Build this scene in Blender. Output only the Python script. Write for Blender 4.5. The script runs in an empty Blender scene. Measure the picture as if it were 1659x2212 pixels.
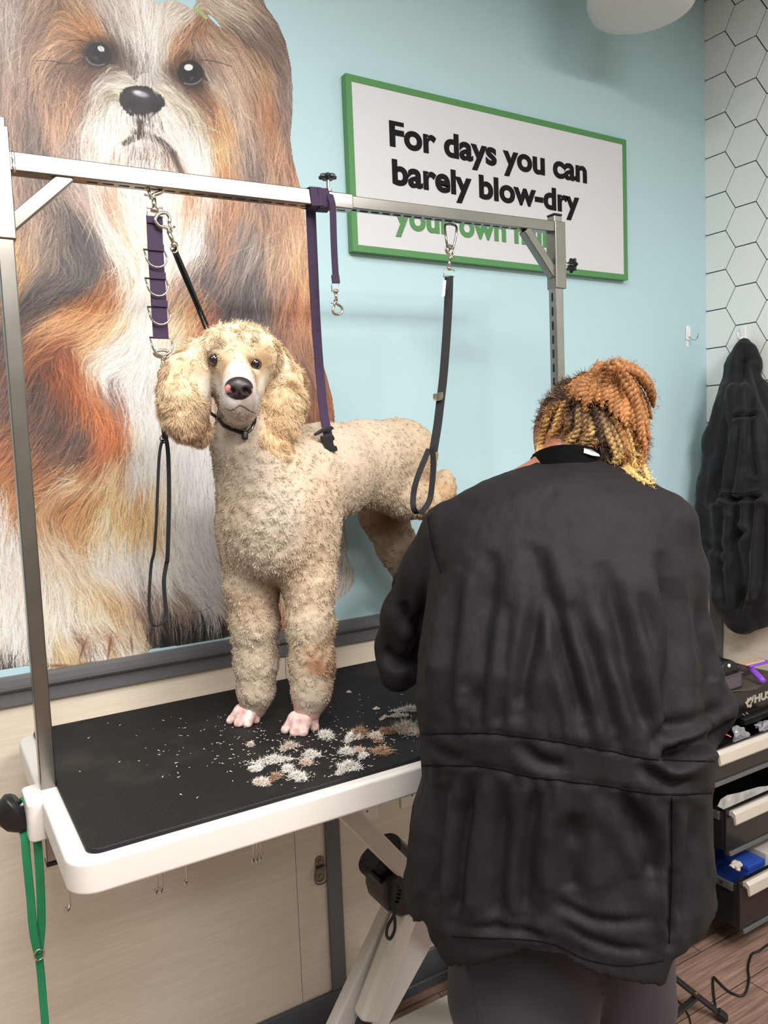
import bpy, bmesh, math, random
import numpy as np
from mathutils import Vector, Matrix
from mathutils.bvhtree import BVHTree

# ------------------------------------------------------------------ camera
W, H = 1659.0, 2212.0
F = 1690.0
CAM = np.array([0.0, 0.0, 1.555])
def _basis():
    X = np.array([3650 - W/2, -(850 - H/2), -F]); X /= np.linalg.norm(X)
    Z = -np.array([1600 - W/2, -(21300 - H/2), -F]); Z /= np.linalg.norm(Z)
    Z = Z - X*X.dot(Z); Z /= np.linalg.norm(Z)
    return np.array([X, np.cross(Z, X), Z])
R3 = _basis()
sc = bpy.context.scene
cd = bpy.data.cameras.new('camera'); cam = bpy.data.objects.new('camera', cd)
sc.collection.objects.link(cam); sc.camera = cam
cd.sensor_fit = 'HORIZONTAL'; cd.sensor_width = 36; cd.lens = 36*F/W; cd.clip_start = .02
cam.matrix_world = Matrix([list(R3[0]) + [CAM[0]], list(R3[1]) + [CAM[1]], list(R3[2]) + [CAM[2]], [0, 0, 0, 1]])

def ray(px, py):
    return R3 @ np.array([(px - W/2)/F, -(py - H/2)/F, -1.0])
def atY(px, py, Y):
    r = ray(px, py); return CAM + r*(Y/r[1])
def atX(px, py, X):
    r = ray(px, py); return CAM + r*(X/r[0])
def atZ(px, py, Z):
    r = ray(px, py); return CAM + r*((Z - CAM[2])/r[2])
def proj(P):
    q = (np.asarray(P, float) - CAM) @ R3
    return W/2 + F*q[..., 0]/-q[..., 2], H/2 - F*q[..., 1]/-q[..., 2]

# ------------------------------------------------------------------ light
def area(name, loc, sx, sy, power, col, tgt=None):
    l = bpy.data.lights.new(name, 'AREA'); l.shape = 'RECTANGLE'; l.size = sx; l.size_y = sy
    l.energy = power; l.color = col
    o = bpy.data.objects.new(name, l); sc.collection.objects.link(o); o.location = loc
    if tgt is not None:
        o.rotation_euler = (Vector(tgt) - Vector(loc)).to_track_quat('-Z', 'Y').to_euler()
    return o
CEIL = 3.05
WARM = (1.0, .975, .945)
area('ceiling_light_a', (.1, .15, CEIL - .06), .6, 1.2, 46, WARM)
area('ceiling_light_b', (1.35, -.9, CEIL - .06), 1.2, .6, 88, WARM)
area('ceiling_light_c', (-1.5, .2, CEIL - .06), .6, 1.2, 30, WARM)
area('ceiling_light_d', (.2, -1.9, CEIL - .06), 1.2, .6, 42, WARM)
w = bpy.data.worlds.new('world'); sc.world = w; w.use_nodes = True
w.node_tree.nodes['Background'].inputs[0].default_value = (.9, .95, 1, 1)
w.node_tree.nodes['Background'].inputs[1].default_value = .4
sc.view_settings.view_transform = 'Standard'; sc.view_settings.look = 'None'
sc.view_settings.exposure = 0.40; sc.view_settings.gamma = 1.0
sc.view_settings.use_curve_mapping = False

# ------------------------------------------------------------------ helpers
rnd = random.Random(7)
rng = np.random.default_rng(5)
def lin(c):
    c = np.asarray(c, float)/255.0
    return np.where(c <= .04045, c/12.92, ((c + .055)/1.055)**2.4)
def V(*a): return np.array(a, float)
def nrm(v): v = np.asarray(v, float); return v/max(np.linalg.norm(v), 1e-9)

def mat(name, col, rough=.5, metal=0., bump=0., bscale=200., spec=None, attr=None, var=0., vscale=8., stretch=None,
        sheen=0., trans=0., alpha=1., coat=0., dist=.002, detail=4):
    m = bpy.data.materials.new(name); m.use_nodes = True
    nt = m.node_tree; N = nt.nodes; L = nt.links; b = N['Principled BSDF']
    c = list(lin(col)) + [1]
    b.inputs['Base Color'].default_value = c
    b.inputs['Roughness'].default_value = rough; b.inputs['Metallic'].default_value = metal
    if spec is not None: b.inputs['Specular IOR Level'].default_value = spec
    if sheen: b.inputs['Sheen Weight'].default_value = sheen
    if coat: b.inputs['Coat Weight'].default_value = coat
    if trans: b.inputs['Transmission Weight'].default_value = trans
    if alpha < 1: b.inputs['Alpha'].default_value = alpha
    tc = N.new('ShaderNodeTexCoord'); src = tc.outputs['Object']
    if stretch:
        mp = N.new('ShaderNodeMapping'); mp.inputs['Scale'].default_value = stretch
        L.new(src, mp.inputs['Vector']); src = mp.outputs['Vector']
    if bump:
        n = N.new('ShaderNodeTexNoise'); n.inputs['Scale'].default_value = bscale; n.inputs['Detail'].default_value = detail
        L.new(src, n.inputs['Vector'])
        bp = N.new('ShaderNodeBump'); bp.inputs['Strength'].default_value = bump; bp.inputs['Distance'].default_value = dist
        L.new(n.outputs['Fac'], bp.inputs['Height']); L.new(bp.outputs['Normal'], b.inputs['Normal'])
    if attr:
        a = N.new('ShaderNodeAttribute'); a.attribute_name = attr; colsrc = a.outputs['Color']
    else: colsrc = None
    if var:
        n2 = N.new('ShaderNodeTexNoise'); n2.inputs['Scale'].default_value = vscale; n2.inputs['Detail'].default_value = 5
        L.new(src, n2.inputs['Vector'])
        mx = N.new('ShaderNodeMix'); mx.data_type = 'RGBA'; mx.blend_type = 'MULTIPLY'; mx.inputs['Factor'].default_value = 1
        rp = N.new('ShaderNodeValToRGB')
        rp.color_ramp.elements[0].position = .3; rp.color_ramp.elements[1].position = .7
        rp.color_ramp.elements[0].color = (1 - var, 1 - var, 1 - var, 1); rp.color_ramp.elements[1].color = (1 + var*.3,)*3 + (1,)
        L.new(n2.outputs['Fac'], rp.inputs['Fac']); L.new(rp.outputs['Color'], mx.inputs['B'])
        if colsrc: L.new(colsrc, mx.inputs['A'])
        else: mx.inputs['A'].default_value = c
        colsrc = mx.outputs['Result']
    if colsrc: L.new(colsrc, b.inputs['Base Color'])
    return m

def wloc(o):
    v = Vector((0, 0, 0))
    while o: v += o.location; o = o.parent
    return v
def tag(o, label=None, cat=None, group=None, kind=None):
    for k, v in (('label', label), ('category', cat), ('group', group), ('kind', kind)):
        if v: o[k] = v
    return o
def thing(name, label, cat, loc=(0, 0, 0), group=None):
    o = bpy.data.objects.new(name, None); o.empty_display_size = .05
    sc.collection.objects.link(o); o.location = [float(v) for v in loc]
    return tag(o, label, cat, group)

class MB:
    def __init__(s): s.v = []; s.f = []; s.c = []
    def add(s, vs, fs, col=None):
        o = len(s.v); s.v += [tuple(map(float, p)) for p in vs]; s.f += [tuple(i + o for i in f) for f in fs]
        if col is not None: s.c += [col]*len(vs)
        return s
    def box(s, lo, hi):
        (a, b, c), (d, e, f) = lo, hi
        s.add([(a,b,c),(d,b,c),(d,e,c),(a,e,c),(a,b,f),(d,b,f),(d,e,f),(a,e,f)],
              [(0,3,2,1),(4,5,6,7),(0,1,5,4),(1,2,6,5),(2,3,7,6),(3,0,4,7)]); return s
    def obox(s, c, ax, ay, az):                # centre and three half-axis vectors
        c, ax, ay, az = map(np.asarray, (c, ax, ay, az)); vs = []
        for k in (-1, 1):
            for (i, j) in ((-1,-1),(1,-1),(1,1),(-1,1)): vs.append(c + ax*i + ay*j + az*k)
        s.add(vs, [(0,3,2,1),(4,5,6,7),(0,1,5,4),(1,2,6,5),(2,3,7,6),(3,0,4,7)]); return s
    def beam(s, a, b, up, w, h):               # rectangular bar a->b
        a, b = V(*a), V(*b); d = b - a; L = np.linalg.norm(d); d /= L
        sx = nrm(np.cross(d, up)); u = np.cross(sx, d)
        return s.obox((a + b)/2, d*L/2, sx*w/2, u*h/2)
    def tube(s, pts, r, n=8, closed=False, cap=True, col=None, flat=1., up=None):
        P = np.array(pts, float); m = len(P); r = np.full(m, r) if np.isscalar(r) else np.array(r, float)
        T = np.zeros_like(P)
        if closed: T = np.roll(P, -1, 0) - np.roll(P, 1, 0)
        else: T[1:-1] = P[2:] - P[:-2]; T[0] = P[1] - P[0]; T[-1] = P[-1] - P[-2]
        T /= np.maximum(np.linalg.norm(T, axis=1, keepdims=True), 1e-9)
        ref = V(0, 0, 1) if up is None else V(*up)
        if abs(T[0] @ ref) > .95: ref = V(1, 0, 0)
        u = nrm(np.cross(T[0], ref)); vs = []
        for i in range(m):
            u = nrm(u - T[i]*(u @ T[i])); w_ = np.cross(T[i], u)
            for k in range(n):
                a = 2*math.pi*k/n; vs.append(P[i] + (u*math.cos(a) + w_*flat*math.sin(a))*r[i])
        fs = []
        for i in range(m if closed else m - 1):
            for k in range(n):
                fs.append((i*n + k, i*n + (k+1) % n, ((i+1) % m)*n + (k+1) % n, ((i+1) % m)*n + k))
        if cap and not closed: fs += [tuple(range(n))[::-1], tuple((m-1)*n + k for k in range(n))]
        o = len(s.v); s.add(vs, fs)
        if col is not None:
            for i in range(m): s.c += [tuple(col[i] if not np.isscalar(col[0]) else col)]*n
        return s
    def strap(s, pts, wdir, w, t):             # flat strip along pts; wdir = width direction (vector or list)
        P = np.array(pts, float); m = len(P)
        T = np.gradient(P, axis=0); T /= np.maximum(np.linalg.norm(T, axis=1, keepdims=True), 1e-9)
        wd = np.array(wdir, float); wd = np.tile(wd, (m, 1)) if wd.ndim == 1 else wd
        wv = np.full(m, w) if np.isscalar(w) else np.array(w, float); vs = []
        for i in range(m):
            a = nrm(wd[i] - T[i]*(wd[i] @ T[i])); b = np.cross(T[i], a)
            for (x, y) in ((-1,-1),(1,-1),(1,1),(-1,1)): vs.append(P[i] + a*x*wv[i]/2 + b*y*t/2)
        fs = []
        for i in range(m - 1):
            for k in range(4): fs.append((i*4 + k, i*4 + (k+1) % 4, (i+1)*4 + (k+1) % 4, (i+1)*4 + k))
        fs += [(3,2,1,0), tuple((m-1)*4 + k for k in range(4))]
        return s.add(vs, fs)
    def lathe(s, c, axis, prof, n=24, lobes=0, amp=0.):
        ax = nrm(axis); ref = V(0,0,1) if abs(ax[2]) < .9 else V(1,0,0)
        u = nrm(np.cross(ax, ref)); w_ = np.cross(ax, u); vs = []; c = V(*c)
        for (r, h) in prof:
            for k in range(n):
                a = 2*math.pi*k/n; rr = r*(1 + amp*math.cos(lobes*a)) if lobes else r
                vs.append(c + ax*h + (u*math.cos(a) + w_*math.sin(a))*rr)
        m = len(prof)
        fs = [(i*n + k, i*n + (k+1) % n, (i+1)*n + (k+1) % n, (i+1)*n + k) for i in range(m-1) for k in range(n)]
        fs += [tuple(range(n))[::-1], tuple((m-1)*n + k for k in range(n))]
        return s.add(vs, fs)
    def prism(s, poly, ext):                   # planar polygon (3-D points) extruded by vector
        P = [V(*p) for p in poly]; n = len(P); e = V(*ext)
        return s.add(P + [p + e for p in P], [tuple(range(n))[::-1], tuple(range(n, 2*n))] +
                     [(i, (i+1) % n, (i+1) % n + n, i + n) for i in range(n)])

def smooth_path(pts, n=40, closed=False):
    P = np.array(pts, float); m = len(P)
    if closed: idx = lambda i: P[i % m]
    else: idx = lambda i: P[min(max(i, 0), m-1)]
    segs = m if closed else m - 1; out = []
    per = max(2, n//segs)
    for i in range(segs):
        p0, p1, p2, p3 = idx(i-1), idx(i), idx(i+1), idx(i+2)
        for k in range(per):
            t = k/per
            out.append(.5*((2*p1) + (-p0+p2)*t + (2*p0-5*p1+4*p2-p3)*t*t + (-p0+3*p1-3*p2+p3)*t**3))
    if not closed: out.append(P[-1])
    return np.array(out)

def mkobj(name, vs, fs, m, parent=None, smooth=False, bevel=0, cols=None, kind=None, seg=2, fix=True):
    vs = np.asarray(vs, np.float64).reshape(-1, 3)
    if parent is None: org = np.array([(vs[:,0].min()+vs[:,0].max())/2, (vs[:,1].min()+vs[:,1].max())/2, vs[:,2].min()])
    else: org = np.array(wloc(parent))
    me = bpy.data.meshes.new(name)
    vl = vs - org
    if isinstance(fs, np.ndarray):
        k = fs.shape[1]
        me.vertices.add(len(vl)); me.vertices.foreach_set('co', vl.astype(np.float32).ravel())
        me.loops.add(fs.size); me.loops.foreach_set('vertex_index', fs.astype(np.int32).ravel())
        me.polygons.add(len(fs)); me.polygons.foreach_set('loop_start', np.arange(0, fs.size, k, dtype=np.int32))
        me.update(calc_edges=True)
    else:
        me.from_pydata(vl.tolist(), [], [list(f) for f in fs]); me.update()
        if fix:
            bm = bmesh.new(); bm.from_mesh(me); bmesh.ops.recalc_face_normals(bm, faces=bm.faces); bm.to_mesh(me); bm.free()
    if smooth: me.polygons.foreach_set('use_smooth', [True]*len(me.polygons))
    if cols is not None:
        ca = me.color_attributes.new('Col', 'FLOAT_COLOR', 'POINT')
        cc = np.ones((len(vl), 4), np.float32); cc[:, :3] = cols
        ca.data.foreach_set('color', cc.ravel())
    o = bpy.data.objects.new(name, me); sc.collection.objects.link(o)
    if m: me.materials.append(m)
    if parent is not None: o.parent = parent
    else: o.location = org
    if bevel:
        b = o.modifiers.new('bevel', 'BEVEL'); b.width = bevel; b.segments = seg; b.limit_method = 'ANGLE'; b.angle_limit = .6
        me.polygons.foreach_set('use_smooth', [True]*len(me.polygons))
        wn = o.modifiers.new('wn', 'WEIGHTED_NORMAL'); wn.keep_sharp = True
    if kind: o['kind'] = kind
    return o
def mk(name, mb, m, parent=None, **k):
    cols = np.array(mb.c) if mb.c else None
    return mkobj(name, mb.v, mb.f, m, parent, cols=cols, **k)
def struct(name, mb, m, **k): return mk(name, mb, m, kind='structure', **k)

# signed-distance modelling: smooth unions of tapered limbs and ellipsoids, meshed with surface nets
class SDF:
    def __init__(s, lo, hi, h):
        s.lo = V(*lo); s.h = h; s.n = np.ceil((V(*hi) - s.lo)/h).astype(int) + 1
        s.ax = [(s.lo[i] + h*np.arange(s.n[i])).astype(np.float32) for i in range(3)]
        s.d = np.full(s.n, 1.0, np.float32)
    def _win(s, lo, hi):
        a = np.clip(np.floor((np.asarray(lo) - s.lo)/s.h).astype(int), 0, s.n); b = np.clip(np.ceil((np.asarray(hi) - s.lo)/s.h).astype(int) + 1, 0, s.n)
        sl = tuple(slice(a[i], b[i]) for i in range(3))
        g = np.meshgrid(s.ax[0][sl[0]], s.ax[1][sl[1]], s.ax[2][sl[2]], indexing='ij', sparse=True)
        return sl, g
    def _mix(s, sl, d, k, sub=False):
        o = s.d[sl]
        if sub:
            hh = np.clip(.5 - .5*(o + d)/k, 0, 1); s.d[sl] = o*(1-hh) + (-d)*hh + k*hh*(1-hh)
        else:
            hh = np.clip(.5 + .5*(o - d)/k, 0, 1); s.d[sl] = o*(1-hh) + d*hh - k*hh*(1-hh)
    def limb(s, a, b, ra, rb, k=.02, sub=False):
        a, b = V(*a), V(*b); m = max(ra, rb) + k + 3*s.h
        sl, (x, y, z) = s._win(np.minimum(a, b) - m, np.maximum(a, b) + m)
        if s.d[sl].size == 0: return s
        ab = b - a; q = max(ab @ ab, 1e-9)
        t = np.clip(((x-a[0])*ab[0] + (y-a[1])*ab[1] + (z-a[2])*ab[2])/q, 0, 1)
        d = np.sqrt((x-a[0]-t*ab[0])**2 + (y-a[1]-t*ab[1])**2 + (z-a[2]-t*ab[2])**2) - (ra + t*(rb-ra))
        s._mix(sl, d, k, sub); return s
    def path(s, pts, rs, k=.02):
        for i in range(len(pts)-1): s.limb(pts[i], pts[i+1], rs[i], rs[i+1], k)
        return s
    def ell(s, c, r, k=.02, M=None, sub=False):
        c = V(*c); r = V(*r); m = r.max() + k + 3*s.h
        sl, (x, y, z) = s._win(c - m, c + m)
        if s.d[sl].size == 0: return s
        x, y, z = x-c[0], y-c[1], z-c[2]
        if M is not None:
            M = np.asarray(M); x, y, z = (M[0,0]*x+M[0,1]*y+M[0,2]*z, M[1,0]*x+M[1,1]*y+M[1,2]*z, M[2,0]*x+M[2,1]*y+M[2,2]*z)
        k0 = np.sqrt((x/r[0])**2 + (y/r[1])**2 + (z/r[2])**2) + 1e-9
        k1 = np.sqrt((x/r[0]**2)**2 + (y/r[1]**2)**2 + (z/r[2]**2)**2) + 1e-9
        s._mix(sl, k0*(k0-1)/k1, k, sub); return s
    def mesh(s, relax=1):
        d = s.d; ins = d < 0; h = s.h
        n = np.array(d.shape) - 1
        c = [ins[i:i+n[0], j:j+n[1], k:k+n[2]] for i in (0,1) for j in (0,1) for k in (0,1)]
        cnt = sum(a.astype(np.int8) for a in c); act = (cnt > 0) & (cnt < 8)
        ids = -np.ones(act.shape, np.int32); idx = np.argwhere(act); ids[act] = np.arange(len(idx))
        acc = np.zeros((len(idx), 3)); w = np.zeros(len(idx))
        I, J, K = idx.T
        offs = [(i,j,k) for i in (0,1) for j in (0,1) for k in (0,1)]
        for a in range(8):
            for b in range(a+1, 8):
                oa, ob = np.array(offs[a]), np.array(offs[b])
                if np.abs(oa-ob).sum() != 1: continue
                da = d[I+oa[0], J+oa[1], K+oa[2]]; db = d[I+ob[0], J+ob[1], K+ob[2]]
                m = (da < 0) != (db < 0); t = np.where(m, da/np.where(m, da-db, 1), 0)
                p = oa + t[:,None]*(ob-oa); acc += p*m[:,None]; w += m
        v = s.lo + (idx + acc/w[:,None])*h
        F_ = []
        for ax in range(3):
            sl0 = [slice(None)]*3; sl1 = [slice(None)]*3; sl0[ax] = slice(0,-1); sl1[ax] = slice(1,None)
            A = ins[tuple(sl0)]; B = ins[tuple(sl1)]; e = np.argwhere(A != B)
            u, w2 = [(1,2),(2,0),(0,1)][ax]
            e = e[(e[:,u] > 0) & (e[:,w2] > 0) & (e[:,u] < n[u]) & (e[:,w2] < n[w2])]
            if not len(e): continue
            q = []
            for (du, dw) in ((-1,-1),(0,-1),(0,0),(-1,0)):
                t = e.copy(); t[:,u] += du; t[:,w2] += dw; q.append(ids[t[:,0], t[:,1], t[:,2]])
            q = np.stack(q, 1); fl = A[e[:,0], e[:,1], e[:,2]]
            q[~fl] = q[~fl][:, ::-1]; F_.append(q)
        f = np.concatenate(F_); f = f[(f >= 0).all(1)]
        for _ in range(relax): v = relax_mesh(v, f)
        return v, f
def relax_mesh(v, f, lam=.5):
    a = np.zeros_like(v); w = np.zeros(len(v))
    for i in range(4):
        for j in ((i+1) % 4, (i-1) % 4):
            np.add.at(a, f[:,i], v[f[:,j]]) if False else None
    e = np.concatenate([f[:,[0,1]], f[:,[1,2]], f[:,[2,3]], f[:,[3,0]]])
    for k in range(3):
        a[:,k] = np.bincount(e[:,0], v[e[:,1],k], len(v)) + np.bincount(e[:,1], v[e[:,0],k], len(v))
    w = np.bincount(e[:,0], minlength=len(v)) + np.bincount(e[:,1], minlength=len(v))
    return v*(1-lam) + lam*a/np.maximum(w, 1)[:,None]
def vnormals(v, f):
    n = np.zeros_like(v); fn = np.cross(v[f[:,2]]-v[f[:,0]], v[f[:,3]]-v[f[:,1]]) if f.shape[1] == 4 else np.cross(v[f[:,1]]-v[f[:,0]], v[f[:,2]]-v[f[:,0]])
    for i in range(f.shape[1]):
        for k in range(3): n[:,k] += np.bincount(f[:,i], fn[:,k], len(v))
    return n/np.maximum(np.linalg.norm(n, axis=1, keepdims=True), 1e-12)
# cheap smooth 3-D value noise
_G = np.random.default_rng(11).standard_normal((32, 32, 32, 3)).astype(np.float32)
def vnoise(p, freq, comp=0, seed=0):
    q = np.asarray(p)*freq + seed*7.31; i = np.floor(q).astype(int); t = q - i; t = t*t*(3-2*t); o = 0
    for a in (0,1):
        for b in (0,1):
            for c in (0,1):
                w_ = (t[...,0] if a else 1-t[...,0])*(t[...,1] if b else 1-t[...,1])*(t[...,2] if c else 1-t[...,2])
                g = _G[(i[...,0]+a) % 32, (i[...,1]+b) % 32, (i[...,2]+c) % 32]
                o = o + w_*g[..., comp] if comp is not None else o + w_[...,None]*g
    return o
# ------------------------------------------------------------------ room
D = 1.8; XR = 2.43
M_teal = mat('teal_paint', (177, 207, 214), .6, bump=.12, bscale=160, dist=.0015)
M_white = mat('white_paint', (205, 205, 200), .7)
M_trim = mat('charcoal_trim', (92, 92, 93), .4, bump=.05, bscale=60)
M_base = mat('slate_base', (78, 80, 86), .45)
M_panel = mat('cream_grain_panel', (214, 203, 186), .42, bump=.12, bscale=30, stretch=(1.2, 1, 30), var=.10, vscale=9, dist=.001)

def wood_floor():
    m = bpy.data.materials.new('wood_plank_floor'); m.use_nodes = True; nt = m.node_tree; N = nt.nodes; L = nt.links; b = N['Principled BSDF']
    tc = N.new('ShaderNodeTexCoord')
    br = N.new('ShaderNodeTexBrick'); br.inputs['Scale'].default_value = 1; br.inputs['Brick Width'].default_value = 1.2
    br.inputs['Row Height'].default_value = .15; br.inputs['Mortar Size'].default_value = .0015; br.offset = .37
    br.inputs['Color1'].default_value = (*lin((150, 124, 110)), 1); br.inputs['Color2'].default_value = (*lin((128, 104, 92)), 1)
    br.inputs['Mortar'].default_value = (*lin((50, 40, 36)), 1)
    L.new(tc.outputs['Object'], br.inputs['Vector'])
    mp = N.new('ShaderNodeMapping'); mp.inputs['Scale'].default_value = (3, 60, 1); L.new(tc.outputs['Object'], mp.inputs['Vector'])
    n = N.new('ShaderNodeTexNoise'); n.inputs['Scale'].default_value = 2; n.inputs['Detail'].default_value = 8; L.new(mp.outputs['Vector'], n.inputs['Vector'])
    rp = N.new('ShaderNodeValToRGB'); rp.color_ramp.elements[0].position = .3; rp.color_ramp.elements[1].position = .72
    rp.color_ramp.elements[0].color = (.5, .5, .5, 1); rp.color_ramp.elements[1].color = (1.35, 1.3, 1.27, 1)
    L.new(n.outputs['Fac'], rp.inputs['Fac'])
    mx = N.new('ShaderNodeMix'); mx.data_type = 'RGBA'; mx.blend_type = 'MULTIPLY'; mx.inputs['Factor'].default_value = 1
    L.new(br.outputs['Color'], mx.inputs['A']); L.new(rp.outputs['Color'], mx.inputs['B']); L.new(mx.outputs['Result'], b.inputs['Base Color'])
    b.inputs['Roughness'].default_value = .45
    return m
M_floor = wood_floor()
struct('floor', MB().box((-2.6, -3.2, -.05), (XR + .1, D + .1, 0)), M_floor)
struct('ceiling', MB().box((-2.6, -3.2, CEIL), (XR + .1, D + .1, CEIL + .05)), M_white)
# far wall: painted upper part, grained wainscot panels below
struct('wall_far', MB().box((-2.6, D, 1.06), (XR + .1, D + .1, CEIL)), M_teal)
pan = MB().box((-2.6, D, .0), (.7705, D + .1, 1.06)).box((.772, D, .0), (XR + .1, D + .1, 1.06))
struct('wall_far_wainscot', pan, M_panel)
M_far = mat('salon_wall_grey', (138, 134, 128), .7)
struct('wall_left', MB().box((-2.7, -3.2, 0), (-2.6, D + .1, CEIL)), M_far)
struct('wall_back', MB().box((-2.6, -3.3, 0), (XR + .1, -3.2, CEIL)), M_far)
# chair rail: rounded ledge over a flat band
prof = [(D, 1.103), (D - .012, 1.103), (D - .022, 1.098), (D - .024, 1.085), (D - .024, 1.078), (D - .016, 1.071), (D - .010, 1.069), (D - .010, 1.040), (D - .007, 1.037), (D, 1.037)]
struct('trim_1', MB().prism([(-2.6, y, z) for y, z in prof], (2.6 + XR, 0, 0)), M_trim)
struct('baseboard_far', MB().box((-2.6, D - .012, .028), (XR, D, .106)).box((-2.6, D - .020, 0), (XR, D, .028)), M_base, bevel=.003)
struct('trim_2', MB().box((.856, D - .008, .106), (.899, D, 1.037)), M_trim, bevel=.002)
# ------------------------------------------------------------------ hexagon-tile wall (tiles continue round the corner side only)
M_tile = mat('hex_tile_glaze', (228, 234, 230), .4, bump=.05, bscale=12)
M_grout = mat('dark_grout', (20, 19, 28), .8)
ZB = 1.06
struct('wall_right', MB().box((XR, -3.2, 0), (XR + .1, D, ZB)), M_panel)
struct('wall_right_upper', MB().box((XR + .004, -3.2, ZB), (XR + .1, D, CEIL)), M_grout)
def clip_poly(P, keep, inter):
    out = []
    for i in range(len(P)):
        a, b = P[i], P[(i+1) % len(P)]
        if keep(a): out.append(a)
        if keep(a) != keep(b): out.append(inter(a, b))
    return out
tiles = MB(); aH = .0748; hh = .1295
for ci in range(-1, 18):
    yc = 1.648 - ci*1.5*aH; z0 = 2.2375 + (hh/2 if ci % 2 else 0)
    for k in range(-10, 8):
        zc = z0 + k*hh; r = aH - .0021
        P = [(yc + r*math.cos(math.radians(60*i)), zc + r*math.sin(math.radians(60*i))) for i in range(6)]
        for (ax, lim, sg) in ((0, D, 1), (1, ZB, -1), (1, CEIL, 1)):
            if not P: break
            P = clip_poly(P, lambda q: q[ax]*sg <= lim*sg, lambda a, b: tuple(np.array(a) + (np.array(b) - np.array(a))*((lim - a[ax])/(b[ax] - a[ax]))))
        if len(P) < 3: continue
        tiles.prism([(XR + .004, y, z) for y, z in P], (-.004, 0, 0))
struct('wall_right_tiles', tiles, M_tile)
struct('trim_3', MB().box((XR - .024, -3.2, 1.037), (XR, D - .025, 1.103)), M_trim, bevel=.004)
struct('trim_4', MB().box((XR - .008, 1.735, .106), (XR, D - .013, 1.036)), M_trim, bevel=.002)
struct('baseboard_right', MB().box((XR - .012, -3.2, 0), (XR, D - .021, .106)), M_base, bevel=.003)
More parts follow.
